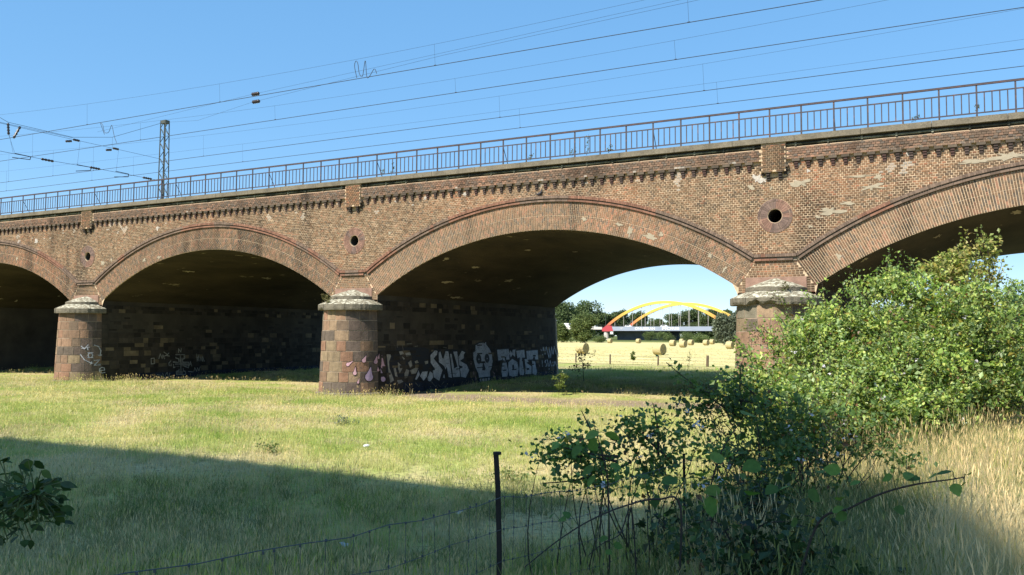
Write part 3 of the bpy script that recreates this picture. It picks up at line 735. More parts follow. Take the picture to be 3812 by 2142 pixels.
# ================================================================ spray paint on the piers, (depth, height) on the side walls and (angle, height) on the noses
G={'SMUS':[[(3.98,1.66),(4.39,1.89),(4.66,1.85),(4.58,1.64),(4.31,1.48),(4.58,1.29),(5.05,0.93),(4.72,0.39),(4.23,0.59),(4.14,0.93),(4.35,0.98),(3.98,1.29)],[(3.07,0.71),(3.29,0.92),(3.78,0.94),(3.7,0.65),(3.39,0.45)],[(3.7,0.62),(3.93,0.93),(4.17,0.83),(4.23,0.59),(3.94,0.4),(3.74,0.45)],[(2.65,0.55),(3.01,1.03),(3.13,0.77),(2.85,0.53)],[(4.69,1.77),(4.88,1.83),(5.04,1.51),(5.13,1.49),(5.31,1.84),(5.59,1.82),(5.7,1.41),(5.87,0.49),(5.52,0.54),(5.39,1.02),(5.3,0.89),(5.14,1.09),(4.7,1.29)],[(4.99,0.55),(5.17,0.79),(5.24,0.49)],[(5.69,1.7),(5.88,1.7),(6.09,0.99),(6.35,1.06),(5.98,1.8),(6.4,1.81),(6.65,0.51),(5.93,0.52)],[(6.47,1.52),(6.83,1.84),(7.2,1.73),(7.03,1.61),(7.04,1.42),(6.7,1.32),(7.28,1.13),(7.52,0.83),(7.15,0.44),(6.68,0.51),(6.58,0.95),(6.84,1.01),(6.51,1.08)]],'MESS':[[(0.59,1.83),(0.84,1.84),(0.92,1.64),(0.77,1.43),(0.8,1.13),(1.12,0.6),(0.84,0.51),(0.7,1.07)],[(1.52,1.85),(1.78,1.87),(1.89,1.75),(1.62,1.69)],[(2.0,1.78),(2.38,1.8),(2.44,1.64),(2.06,1.62)],[(1.73,1.64),(1.95,1.53),(1.87,1.47)],[(1.42,1.39),(1.63,1.26),(1.85,1.19),(1.54,0.89),(1.45,1.08)],[(2.2,1.34),(2.44,1.45),(2.53,1.2),(2.34,1.11)],[(1.91,0.88),(2.07,1.06),(2.29,0.99),(2.13,0.68),(1.91,0.66)],[(2.34,0.99),(2.78,1.1),(3.01,1.06),(2.79,0.84),(2.45,0.83)],[(2.72,1.38),(2.94,1.44),(3.03,1.31),(2.78,1.29)],[(1.33,0.59),(1.65,0.61),(1.81,0.51),(1.44,0.43)],[(1.09,1.12),(1.24,1.15),(1.38,0.74),(1.2,0.78)],[(3.51,1.37),(3.81,1.39),(3.81,1.26),(3.58,1.23)]],'BLK':[(0.54,1.83),(1.35,2.03),(2.54,2.02),(3.5,2.01),(3.91,1.91),(3.99,1.13),(3.02,0.45),(1.92,0.38),(0.62,0.35)],'SKULL':[(8.21,2.07),(8.6,2.17),(9.03,2.19),(9.29,2.1),(9.62,1.87),(9.85,1.61),(9.92,1.21),(9.79,0.88),(9.6,0.7),(9.61,0.43),(8.46,0.42),(8.4,0.64),(8.15,0.93),(7.96,1.36),(7.95,1.68),(8.17,1.78)],'TEETH':[[(8.49,0.37),(8.69,0.37),(8.71,0.2),(8.54,0.21)],[(8.75,0.37),(9.02,0.37),(9.02,0.19),(8.77,0.19)],[(9.05,0.37),(9.29,0.37),(9.29,0.2),(9.09,0.19)],[(9.35,0.38),(9.57,0.38),(9.56,0.23),(9.35,0.21)]],'EYES':[[(8.75,1.36),(8.73,1.25),(8.65,1.17),(8.54,1.12),(8.42,1.12),(8.31,1.18),(8.24,1.26),(8.21,1.37),(8.23,1.48),(8.31,1.57),(8.41,1.61),(8.54,1.61),(8.64,1.56),(8.72,1.47)],[(9.58,1.38),(9.56,1.27),(9.49,1.19),(9.39,1.15),(9.28,1.15),(9.19,1.2),(9.12,1.28),(9.09,1.39),(9.11,1.5),(9.18,1.58),(9.28,1.62),(9.38,1.62),(9.48,1.57),(9.55,1.49)],[(8.9,1.23),(9.16,0.86),(9.09,0.76),(8.79,0.78)],[(12.34,0.84),(12.3,0.73),(12.21,0.68),(12.12,0.73),(12.08,0.85),(12.11,0.96),(12.21,1.0),(12.3,0.95)]],'PUP':[[(8.53,1.35),(8.5,1.31),(8.45,1.31),(8.43,1.35),(8.45,1.39),(8.5,1.39)],[(9.39,1.37),(9.37,1.33),(9.32,1.33),(9.29,1.37),(9.32,1.41),(9.37,1.4)]],'TNT':[[(10.44,1.81),(11.76,1.83),(11.81,1.27),(11.45,1.26),(11.42,1.42),(11.25,1.4),(11.33,1.17),(11.05,1.16),(11.03,1.39),(10.93,1.26),(10.54,1.24)],[(11.81,1.58),(11.93,1.77),(12.13,1.61),(12.23,1.84),(12.53,1.82),(12.47,1.38),(12.18,1.54),(11.97,1.37)],[(12.63,1.72),(13.61,1.77),(13.68,1.33),(13.31,1.34),(13.27,1.12),(13.02,1.13),(13.04,1.36),(12.76,1.31)],[(13.87,1.7),(15.31,1.73),(15.36,1.19),(14.95,1.2),(14.9,1.35),(14.72,1.33),(14.63,1.21),(13.92,1.21)],[(11.01,1.1),(11.45,1.11),(11.53,0.86),(11.66,0.63),(11.5,0.35),(10.94,0.36),(10.86,0.7)],[(11.69,1.12),(12.14,1.29),(12.72,1.1),(12.85,0.71),(12.69,0.36),(12.15,0.31),(11.74,0.4),(11.65,0.82)],[(13.02,1.13),(13.36,1.12),(13.4,0.85),(13.54,0.53),(13.41,0.35),(12.98,0.39),(12.94,0.7)],[(13.62,1.25),(13.92,1.23),(14.1,1.1),(13.84,1.03),(14.46,0.81),(14.42,0.38),(13.67,0.4),(13.71,0.76)],[(14.54,1.13),(14.95,1.08),(15.0,0.8),(15.14,0.47),(15.0,0.27),(14.55,0.41),(14.59,0.81)]],'TAGS':[[(15.73,1.84),(15.97,1.45),(16.11,1.88),(16.3,1.48),(16.49,1.9),(16.73,1.46),(16.83,1.25),(16.92,1.87),(17.07,1.28),(17.22,1.89),(17.42,1.44),(17.62,1.93),(17.87,1.44)],[(16.44,1.15),(16.25,1.03),(16.49,0.84),(16.3,0.7)],[(16.59,1.17),(16.79,0.58),(16.98,1.07),(17.18,0.65),(17.37,1.15),(17.42,0.6),(17.62,1.06),(17.97,0.58)],[(18.02,1.99),(18.17,1.3)],[(15.88,1.1),(15.92,0.77)],[(9.25,2.24),(9.24,2.1)]],'SCR':[[(1.2,1.97),(1.22,2.14),(1.4,2.16),(1.43,2.03)],[(1.78,2.15),(1.86,1.87),(2.0,1.81)],[(2.15,2.18),(2.54,2.19)],[(2.76,2.05),(2.99,2.08)],[(5.12,2.01),(5.43,1.97)],[(6.46,1.95),(6.86,1.98)],[(1.92,0.19),(1.97,0.41),(2.19,0.27),(2.25,0.18)],[(2.46,0.26),(2.71,0.44),(3.02,0.23),(3.25,0.44)],[(4.06,0.41),(4.42,0.16),(4.6,0.32),(4.78,0.14),(5.15,0.36)]],'BDROP':[[(7.71,1.3),(7.78,1.19),(7.71,1.07),(7.64,1.19)],[(7.94,0.78),(8.02,0.65),(7.95,0.53),(7.88,0.66)],[(8.14,0.56),(8.23,0.38),(8.14,0.25),(8.07,0.4)],[(9.86,0.71),(10.17,0.57),(10.09,0.5)],[(10.02,0.5),(10.19,0.41),(10.1,0.32),(9.96,0.41)],[(10.67,0.4),(10.77,0.25),(10.67,0.14)],[(10.28,0.85),(10.44,0.67),(10.4,0.56)],[(15.41,0.95),(15.55,0.82),(15.48,0.74)],[(16.31,0.55),(16.45,0.38),(16.35,0.29)]],'NDROP':[[(0.692,1.49),(0.583,1.33),(0.571,1.29),(0.545,1.27),(0.515,1.27),(0.491,1.3),(0.482,1.34),(0.49,1.38),(0.514,1.41),(0.544,1.41)],[(1.096,1.72),(1.076,1.53),(1.08,1.48),(1.061,1.44),(1.026,1.42),(0.988,1.42),(0.96,1.46),(0.951,1.51),(0.964,1.56),(0.995,1.59)],[(0.761,1.25),(0.783,1.03),(0.796,0.99),(0.79,0.94),(0.767,0.91),(0.735,0.9),(0.705,0.92),(0.687,0.96),(0.688,1.01),(0.707,1.04)],[(1.25,1.24),(1.295,0.91),(1.324,0.81),(1.301,0.71),(1.236,0.65),(1.157,0.64),(1.089,0.69),(1.054,0.78),(1.061,0.88),(1.111,0.96)],[(0.878,0.78),(0.869,0.62),(0.874,0.59),(0.866,0.57),(0.85,0.55),(0.829,0.55),(0.813,0.57),(0.805,0.59),(0.809,0.62),(0.823,0.64)],[(1.503,1.72),(1.513,1.49),(1.53,1.44),(1.514,1.39),(1.472,1.35),(1.42,1.35),(1.377,1.38),(1.356,1.42),(1.362,1.47),(1.394,1.51)],[(1.619,1.79),(1.614,1.63),(1.624,1.6),(1.616,1.58),(1.592,1.56),(1.562,1.56),(1.536,1.57),(1.523,1.59),(1.527,1.62),(1.546,1.64)]],'WDROP':[[(0.27,1.73),(0.43,1.31),(0.49,1.26),(0.49,1.2),(0.43,1.15),(0.34,1.13),(0.25,1.15),(0.19,1.2),(0.18,1.25),(0.22,1.31)],[(-0.03,1.24),(0.04,1.12),(0.07,1.1),(0.07,1.06),(0.04,1.04),(-0.0,1.03),(-0.05,1.04),(-0.08,1.06),(-0.09,1.1),(-0.07,1.12)],[(0.15,1.16),(0.41,0.77),(0.48,0.72),(0.49,0.66),(0.45,0.61),(0.37,0.58),(0.27,0.59),(0.19,0.63),(0.17,0.69),(0.19,0.75)]],'KNOSE':[[(0.822,1.92),(0.937,1.77)],[(0.835,1.79),(1.093,1.87)],[(0.936,1.78),(1.059,1.99)],[(1.03,1.86),(1.054,1.73)],[(1.051,1.57),(1.228,1.59)],[(1.055,1.33),(1.231,1.32)],[(1.22,1.44),(1.206,1.37),(1.168,1.33),(1.12,1.33),(1.082,1.37),(1.066,1.45),(1.079,1.52),(1.117,1.56),(1.164,1.56),(1.204,1.52),(1.22,1.44)],[(1.283,1.18),(1.481,1.2),(1.286,0.93),(1.513,0.94)],[(1.471,0.65),(1.694,0.66),(1.672,0.78),(1.571,0.81),(1.484,0.74),(1.471,0.6),(1.572,0.51),(1.707,0.54)],[(1.273,1.97),(1.432,1.9),(1.527,1.68),(1.491,1.41)],[(1.417,1.46),(1.491,1.41),(1.567,1.46)],[(0.801,1.5),(0.949,1.21),(1.203,1.02)],[(1.14,0.99),(1.203,1.02),(1.186,1.11)]],'CROSS':[(4.76,1.38),(5.38,1.36),(5.38,1.15),(5.22,1.1),(5.26,0.94),(5.66,0.93),(5.67,0.61),(5.27,0.73),(5.28,0.44),(5.44,0.41),(5.45,0.22),(4.79,0.24),(4.79,0.43),(4.98,0.47),(4.97,0.71),(4.59,0.65),(4.58,0.99),(4.97,0.92),(4.93,1.16),(4.76,1.19)],'CSTR':[[(4.95,1.5),(4.94,1.72),(5.11,1.53),(5.14,1.74)],[(4.41,1.04),(4.27,0.92),(4.28,0.79),(4.44,0.76),(4.42,0.87)],[(5.7,0.72),(5.79,0.96),(5.89,0.7)],[(5.73,0.81),(5.86,0.81)],[(3.59,1.19),(3.68,1.45),(3.81,1.19),(3.86,1.39),(3.97,1.16)],[(3.92,1.55),(4.18,1.39),(3.93,1.31)],[(4.27,1.49),(4.12,1.34),(4.31,1.31)],[(6.25,1.4),(6.28,0.97),(6.42,1.35),(6.4,0.99)],[(6.28,1.19),(6.43,1.21)],[(6.5,0.99),(6.56,1.23),(6.65,0.99)],[(6.7,0.96),(6.7,1.23),(6.82,0.96)],[(5.64,0.4),(5.98,0.36)],[(6.04,0.39),(6.11,0.6),(6.25,0.38),(6.31,0.59),(6.42,0.4),(6.51,0.64)],[(3.47,0.3),(3.78,0.23)],[(3.84,0.36),(3.97,0.04),(4.06,0.3),(4.15,0.4),(4.25,0.06)],[(4.34,0.34),(4.28,0.19),(4.48,0.13)],[(3.07,1.2),(3.08,0.9),(3.31,0.92),(3.28,1.22),(3.07,1.2)],[(5.08,1.32),(5.12,0.31)],[(4.71,0.85),(5.59,0.83)]]}
def side_x(p, z, off): return p*L_+(RN(z)-.03 if z < 3.62 else 1.272)+.028+off
def w3(p, pts, off): return [(side_x(p, z, off), y, z) for y, z in pts]
def n3(p, pts, off): return [(p*L_+(RN(z)+.020+off)*sin(a), -(RN(z)+.020+off)*cos(a), z) for a, z in pts]
def ribbon(pts, w):
    pts = np.array(pts, float); out = []
    for a, b_ in zip(pts[:-1], pts[1:]):
        d = b_-a; l = np.hypot(*d)+1e-9; d /= l; q = np.array([-d[1], d[0]])*w/2; e = d*w*.35
        out.append([a-e+q, a-e-q, b_+e-q, b_+e+q])
    return out
def fill(p, polys, off, name, m, fn=w3):
    for q in polys:
        b = MB(); b.poly(fn(p, q, off)); b.build(name, m, PIER[p])
def outline(p, polys, w, off, name, m, fn=w3):
    qs = []
    for q in polys: qs += ribbon(list(q)+[q[0]], w)
    b = MB()
    for i, q in enumerate(qs): b.poly(fn(p, [tuple(v) for v in q], off+.0004*(i % 9)))
    return b.build(name, m, PIER[p])
def strokes(p, lines, w, off, name, m, fn=w3):
    b = MB()
    for j, l in enumerate(lines):
        for i, q in enumerate(ribbon(l, w)): b.poly(fn(p, [tuple(v) for v in q], off+.0005*((i+j) % 9)))
    return b.build(name, m, PIER[p])
fill(0, [G['BLK']], .000, 'graffiti_blackout', M['paint_black'])
outline(0, G['SMUS'], .15, .004, 'graffiti_outline', M['paint_black'])
fill(0, G['SMUS'], .012, 'graffiti_letter', M['paint_white']); outline(0, G['SMUS'], .055, .015, 'graffiti_outline', M['paint_black'])
fill(0, G['MESS'], .008, 'graffiti_scrap', M['paint_grey'])
outline(0, [G['SKULL']], .14, .004, 'graffiti_outline', M['paint_black'])
fill(0, [G['SKULL']]+G['TEETH'], .010, 'graffiti_skull', M['paint_white']); fill(0, G['EYES'][:3], .014, 'graffiti_socket', M['paint_black']); fill(0, G['PUP'], .018, 'graffiti_pupil', M['paint_white'])
outline(0, G['TEETH'], .03, .014, 'graffiti_outline', M['paint_black'])
outline(0, G['TNT'], .13, .004, 'graffiti_outline', M['paint_black']); fill(0, G['TNT'], .010, 'graffiti_letter', M['paint_white']); fill(0, G['EYES'][3:], .014, 'graffiti_counter', M['paint_black'])
strokes(0, G['TAGS'], .075, .003, 'graffiti_tag', M['paint_white']); strokes(0, G['SCR'], .035, .003, 'graffiti_scribble', M['paint_faint'])
fill(0, G['BDROP'], .004, 'graffiti_drop', M['paint_brown'])
for i, q in enumerate(G['NDROP']+G['WDROP']):
    fn = n3 if i < 7 else w3; c = tuple(np.mean(np.array(q), 0)); b = MB(); n = len(q)
    big = [tuple(np.array(c)+(np.array(v)-np.array(c))*(1.22 if i != 3 else 1.14)) for v in q]
    for pts, off, m, nm in ((big, .000, M['paint_black'], 'drop_outline'), (q, .006, M['paint_purple'] if i in (3, 9) else M['paint_pink'], 'graffiti_drop')):
        b = MB(); b.add(fn(0, list(pts)+[c], off), [(k, (k+1) % n, n) for k in range(n)]); b.build(nm, m, PIER[0])
strokes(-1, [[(a, z) for a, z in l] for l in G['KNOSE']], .036, .004, 'graffiti_tag', M['paint_white'], n3)
fill(-1, [G['CROSS']], .004, 'graffiti_cross', M['paint_faint']); outline(-1, [G['CROSS']], .05, .008, 'graffiti_cross_outline', M['paint_grey']); strokes(-1, G['CSTR'], .045, .012, 'graffiti_tag', M['paint_grey'])

# ================================================================ railing
rail = thing('parapet_railing', 'dark rusty steel railing with thin upright bars along the viaduct coping', 'railing', (0, -.15, 9.38))
X0, X1 = 17.75-1.03*44, 17.75+1.03*10
b = MB(); b.box(X0, X1, -.012, .012, .04, .08); b.build('bottom_rail', M['rail'], rail)
b = MB(); b.box(X0, X1, -.012, .012, .67, .71); b.build('middle_rail', M['rail'], rail)
b = MB(); b.box(X0, X1, -.035, .035, .915, .955); b.build('handrail', M['rust'], rail)
b = MB(); b.box(X0, X1, -.04, .04, .9555, .972); b.build('handrail_cap', M['rail'], rail)
pm_ = MB(); pm_.box(-.025, .025, -.016, .016, -.07, .93); pm_ = pm_.mesh('post'); pm_.materials.append(M['rail'])
bm_ = MB(); bm_.box(-.0165, .0165, -.008, .008, .075, .675); bm_ = bm_.mesh('baluster'); bm_.materials.append(M['rail'])
bs_ = MB(); bs_.tube([(0, .02, .62), (-.02, .45, .0)], .014, 5); bs_ = bs_.mesh('brace'); bs_.materials.append(M['rail'])
for i in range(55):
    x = X0+1.03*i; link('post', pm_, None, rail, (x, 0, 0))
    if i % 6 == 4: link('brace', bs_, None, rail, (x, 0, 0))
    if i < 54:
        for q in range(1, 5): link('baluster', bm_, None, rail, (x+.206*q, random.uniform(-.003, .003), 0))

# ================================================================ overhead line
mast = thing('catenary_mast', 'grey steel lattice mast standing on the viaduct behind the railing', 'mast', (-32.2, 16.6, 9.3))
H_ = 10.1; w0, w1 = .36, .26
ang = MB()
for sx in (-1, 1):
    for sy in (-1, 1):
        m = MB(); m.tube([(sx*w0, sy*w0*.7, 0), (sx*w1, sy*w1*.7, H_)], .055, 4); m.build('corner_post', M['steel'], mast)
for face in range(4):
    m = MB(); n = 17
    for i in range(n):
        z0, z1 = H_*i/n, H_*(i+1)/n
        def pt(s, z):
            w = w0+(w1-w0)*z/H_
            return {0: (s*w, -w*.7, z), 1: (s*w, w*.7, z), 2: (-w, s*w*.7, z), 3: (w, s*w*.7, z)}[face]
        a = 1 if i % 2 else -1
        m.tube([pt(a, z0), pt(-a, z1)], .025, 4)
    m.build('lattice', M['steel'], mast)
m = MB(); m.box(-w1-.03, w1+.03, -w1*.7-.03, w1*.7+.03, H_-.25, H_); m.build('head_plate', M['steel'], mast)

def line(name, label, pts, r=.014, cat='wire', group='overhead line wires'):
    b = MB(); b.tube(pts, r, 5); return tag(b.build(name, M['wire']), label, cat, group)
def catenary(y, zc, mess, lab, drops, r=.017):
    """contact wire, sagging messenger through given (x,z) and droppers as ONE suspended line"""
    root = thing('overhead_line', lab, 'overhead line', (0, y, zc), 0, 'overhead lines above the tracks')
    b = MB(); b.tube([(-75, 0, 0), (45, 0, 0)], r, 5); b.build('contact_wire', M['wire'], root)
    mess = np.array(mess); xs = np.linspace(-75, 45, 41); cf = np.polyfit(mess[:, 0], mess[:, 1], 2); zs = np.polyval(cf, xs); zs = np.clip(zs, zc+.5, zc+2.4)
    b = MB(); b.tube(np.stack([xs, 0*xs, zs-zc], 1), .0055, 4); b.build('messenger_wire', M['wire'], root)
    for x in drops:
        b = MB(); b.tube([(x, 0, .0), (x-.06, 0, float(np.clip(np.polyval(cf, x), zc+.5, zc+2.4))-zc)], .0055, 4); dr = b.build('dropper', M['wire'], root)
        c = MB(); c.tube([(x-.05, 0, .02), (x+.05, 0, .02)], .02, 5); c.build('clip', M['wire'], dr)
catenary(3.2, 15.05, [(-31.6, 16.67), (-23, 16.35), (-11.9, 16.08), (-6.5, 16.01), (8.4, 16.15), (14, 16.4)], 'highest overhead contact line, crossing from left edge to top edge', (-34, -22.8, -11.8, 2, 14))
catenary(7.28, 15.0, [(-34.4, 16.61), (-23.2, 16.16), (-11.7, 15.85), (.6, 15.7), (12.2, 15.91)], 'second overhead contact line from the top, running to the top right corner', (-34.4, -23.2, -11.7, .6, 12.2))
catenary(12.7, 15.0, [(-40, 16.97), (-35.4, 16.9), (-23.5, 16.6), (.2, 16.1), (14, 16.5)], 'third overhead contact line, just above the lowest one', (-46, -40.2, -35.3, -23.5, .2, 12))
catenary(15.4, 15.0, [(-50.7, 16.6), (-39.2, 16.68), (-34.2, 16.6), (-22.5, 16.4), (.1, 15.77), (13, 16.4)], 'lowest overhead contact line, close above the handrail', (-50.7, -39.2, -34.2, -22.5, .1, 12))
def insul(root, a, b_, r=.085, n=4):
    a, b_ = np.array(a, float), np.array(b_, float); m = MB(); d = b_-a
    pts, rr = [], []
    for i in range(n*2+1):
        t = i/(n*2); pts.append(a+d*t); rr.append(r if i % 2 else r*.55)
    m.tube(pts, rr, 8); return m.build('insulator', M['porcelain'], root, smooth=True)
tail = thing('tail_wire', 'loose-ended wire pair with two dark ribbed insulators right of the mast', 'wire')
b = MB(); b.tube([(-32.5, 16.3, 19.2), (-20, 9, 16.3), (-11.3, 5, 15.42), (2, 3.9, 15.75), (26, 3.2, 16.3)], .006, 4); b.build('upper_strand', M['wire'], tail)
b = MB(); b.tube([(-26, 6.2, 15.6), (-11.4, 5, 15.86), (2, 4.2, 16.0), (26, 3.4, 16.6)], .0055, 4); b.build('lower_strand', M['wire'], tail)
insul(tail, (-11.28, 5, 15.86), (-10.75, 5, 15.86), .11); insul(tail, (-11.22, 5, 15.42), (-10.7, 5, 15.42), .11)
XM = -32.2
span = thing('headspan', 'cross wires with dark insulators spanning the tracks left of the mast', 'headspan', (XM, 0, 0))
for nm, pts, r in (('upper_span_wire', [(0, -1, 19.3), (0, 1.5, 17.4), (0, 4.13, 16.48), (0, 8.76, 16.44), (0, 11.93, 17.1), (0, 16.3, 19.15)], .014),
                   ('upper_span_wire', [(0, -1, 18.6), (0, 3.6, 16.36), (0, 8.76, 16.40)], .012),
                   ('middle_span_wire', [(0, -1, 16.33), (0, 8.76, 16.29), (0, 11.96, 16.29), (0, 16.3, 16.27)], .012),
                   ('lower_span_wire', [(0, -1, 14.46), (0, 6.9, 14.47), (0, 10.6, 14.55), (0, 16.3, 14.56)], .014)):
    b = MB(); b.tube(pts, r, 5); b.build(nm, M['wire'], span)
for a, c in (((0, 4.13, 16.42), (0, 4.2, 15.66)), ((0, 4.96, 16.37), (0, 4.54, 15.5)), ((0, 8.25, 16.05), (0, 8.7, 16.15)), ((0, 8.82, 16.29), (0, 9.3, 16.29)), ((0, 11.45, 16.05), (0, 11.9, 16.15)), ((0, 12.02, 16.3), (0, 12.5, 16.3)), ((0, 6.5, 14.47), (0, 7.4, 14.47)), ((0, 10.2, 14.55), (0, 11.0, 14.55)), ((0, 14.7, 14.55), (0, 15.5, 14.55))):
    insul(span, a, c, .095)
for a in ([(0, 4.67, 14.5), (0, 5.75, 14.48), (0, 5.72, 14.28), (0, 4.5, 14.2)], [(0, 9.15, 14.55), (0, 10.27, 14.55), (0, 10.25, 14.33), (0, 9.1, 14.08)], [(0, 12.3, 14.62), (0, 13.42, 14.6), (0, 13.4, 14.38), (0, 12.2, 14.18)]):
    b = MB()
    for q, w in zip(a[:-1], a[1:]): b.tube([q, w], .028, 5)
    b.build('steady_arm', M['wire'], span)
for a in ([(0, 4.2, 15.66), (0, 4.67, 14.5)], [(0, 4.25, 15.66), (0, 4.55, 14.5)], [(0, 9.35, 16.28), (0, 9.2, 14.55)], [(0, 12.5, 16.28), (0, 12.35, 14.6)], [(0, 11.95, 17.1), (0, 11.96, 16.3)]):
    b = MB(); b.tube(a, .008, 4); b.build('tie_wire', M['wire'], span)
def jumper(lab, y, P):
    P = np.array(P, float); t = np.linspace(0, len(P)-1, 40)
    i = np.clip(t.astype(int), 0, len(P)-2); u = (t-i)[:, None]
    g = lambda k: P[np.clip(i+k, 0, len(P)-1)]
    Q = .5*((2*g(0))+(-g(-1)+g(1))*u+(2*g(-1)-5*g(0)+4*g(1)-g(2))*u**2+(-g(-1)+3*g(0)-3*g(1)+g(2))*u**3)
    b = MB(); b.tube(np.stack([Q[:, 0], np.full(40, y), Q[:, 1]], 1), .016, 5); tag(b.build('jumper_cable', M['wire']), lab, 'cable')
jumper('curly jumper cable hanging on the wires left of the mast', 7.28, [(-26.75, 15.75), (-27.0, 16.2), (-27.18, 16.55), (-26.95, 16.4), (-26.75, 15.9), (-26.35, 15.85), (-26.1, 16.25), (-26.0, 16.2), (-25.75, 15.5), (-25.5, 15.05)])
jumper('curly jumper cable hanging on the highest line above the second pier', 3.2, [(-2.55, 15.1), (-2.7, 15.7), (-2.62, 15.95), (-2.5, 15.8), (-2.4, 15.3), (-2.2, 15.15), (-2.05, 15.9), (-1.95, 15.1), (-1.8, 15.05), (-1.5, 15.4), (-1.35, 15.15)])

# ================================================================ pigeon on the moulding
bird = thing('pigeon', 'small dark pigeon perched on the arch moulding above the largest arch', 'pigeon', (8.99, -.06, 7.965))
b = MB(); b.tube([(-.13, 0, .075), (-.06, 0, .085), (.02, 0, .105), (.07, 0, .13), (.09, 0, .17), (.10, 0, .205), (.115, 0, .235), (.125, 0, .25)], [.012, .035, .055, .05, .03, .024, .028, .01], 8); b.build('body', mat('pigeon_grey', (.05, .05, .06), .7), bird, smooth=True)
b = MB(); b.add([(-.13, -.02, .08), (-.13, .02, .08), (-.21, .025, .06), (-.21, -.025, .06)], [(0, 1, 2, 3)]); b.build('tail', mat('pigeon_dark', (.025, .025, .03), .7), bird)
b = MB(); b.tube([(.135, 0, .238), (.165, 0, .23)], [.008, .002], 5); b.build('beak', M['iron'], bird)
for s_ in (-1, 1):
    b = MB(); b.tube([(.02, s_*.02, .06), (.02, s_*.022, -.005)], .005, 5); b.build('leg', M['rust'], bird)

# ================================================================ hay bales
def bale_mesh(seed):
    r = np.random.default_rng(seed); n = 36; Lh = .60; R = .73; m = MB()
    xs = [-Lh, -Lh+.05, -.3, 0, .3, Lh-.05, Lh]; rs = [.965, 1, 1.005, 1.01, 1.0, .998, .96]
    v = []
    for x, k in zip(xs, rs):
        for i in range(n):
            t = 2*pi*i/n; k2 = R*k*(1+.018*r.normal()); sag = .965 if sin(t) < -.75 else 1
            v.append((x+.012*r.normal(), k2*cos(t), R+k2*sin(t)*sag))
    f = [(a*n+i, (a+1)*n+i, (a+1)*n+(i+1) % n, a*n+(i+1) % n) for a in range(len(xs)-1) for i in range(n)]
    m.add(v, f); body = m.mesh('body', True); body.materials.append(M['hay'])
    e = MB()
    for s_ in (-1, 1):
        v = [(s_*(Lh+.05), .03, R)]; rings = [.25, .5, .75, .97]
        for k in rings:
            for i in range(n): v.append((s_*(Lh+.035*(1-k)+.02*r.normal()+(.0 if k < .9 else -.005)), R*k*cos(2*pi*i/n), R+R*k*sin(2*pi*i/n)*(.965 if sin(2*pi*i/n) < -.75 else 1)))
        f = [(0, 1+i, 1+(i+1) % n)[::s_] for i in range(n)]
        for a in range(3): f += [(1+a*n+i, 1+(a+1)*n+i, 1+(a+1)*n+(i+1) % n, 1+a*n+(i+1) % n)[::s_] for i in range(n)]
        e.add(v, f)
    end = e.mesh('end_face'); end.materials.append(M['hay_end']); return body, end
bms = [bale_mesh(i) for i in range(3)]
BALES = [(-21.4, 74.7, -0.28, 'large hay bale nearest the graffiti wall, end face turned right'), (-10.9, 74.8, -0.28, 'large hay bale in the middle foreground of the mown field'),
         (-77.6, 227.3, -0.26, 'small far hay bale below the red end of the arch bridge'), (-69.4, 231.2, -0.26, 'small far hay bale in front of the dark underpass'),
         (-38., 166.9, -0.26, 'hay bale left of the close pair in mid field'), (-29.2, 145.9, -0.26, 'hay bale standing in front of another, mid field'),
         (-61.3, 251.2, -0.26, 'far hay bale mostly hidden behind the mid-field one'), (-40.4, 190.1, -0.26, 'hay bale right of the close pair in mid field'),
         (-36.4, 190.2, -0.26, 'hay bale left of the far right pair below the grey willow'), (-43.3, 222., -0.26, 'rear hay bale of the far right pair below the grey willow'),
         (-16.6, 134.5, -0.26, 'hay bale beside the right pier, left of two overlapping'), (-14.4, 132.2, -0.26, 'hay bale half cut off by the right pier edge')]
for i, (x, y, rz, lab) in enumerate(BALES):
    t = thing('hay_bale', lab, 'hay bale', (x, y, .16), rz+random.uniform(-.06, .06), 'round hay bales on the mown field')
    bo, en = bms[i % 3]; link('body', bo, None, t); link('end_face', en, None, t)

# ================================================================ steel arch road bridge far behind
M['girder'] = mat('violet_girder', (.27, .305, .375), .6, n1=((.3, .3, 2), .9, 1.08))
M['arch_paint'] = mat('arch_paint', vcol=True, rough=.5, spec=.4)
M['pale_conc'] = mat('pale_concrete', (.52, .48, .43), .9, n1=(.6, .85, 1.1))
M['dark_conc'] = mat('shaded_abutment', (.11, .12, .135), .95, n1=(.3, .7, 1.2))
br = thing('arch_bridge', 'distant road bridge with red to yellow arches over a violet girder', 'bridge', (-162.9, 438.2, 0), -.121)
SP, RISE, ZD, BW = 74., 14.2, 7.2, 28.
def archcol(t):
    q = 1-abs(2*t-1); st = [(0, (.42, .06, .07)), (.08, (.50, .16, .07)), (.2, (.58, .30, .07)), (.38, (.62, .43, .08)), (.65, (.63, .47, .08)), (1, (.63, .50, .09))]
    for (a, c0), (b_, c1) in zip(st[:-1], st[1:]):
        if q <= b_: u = (q-a)/(b_-a); return np.array(c0)*(1-u)+np.array(c1)*u
    return np.array(st[-1][1])
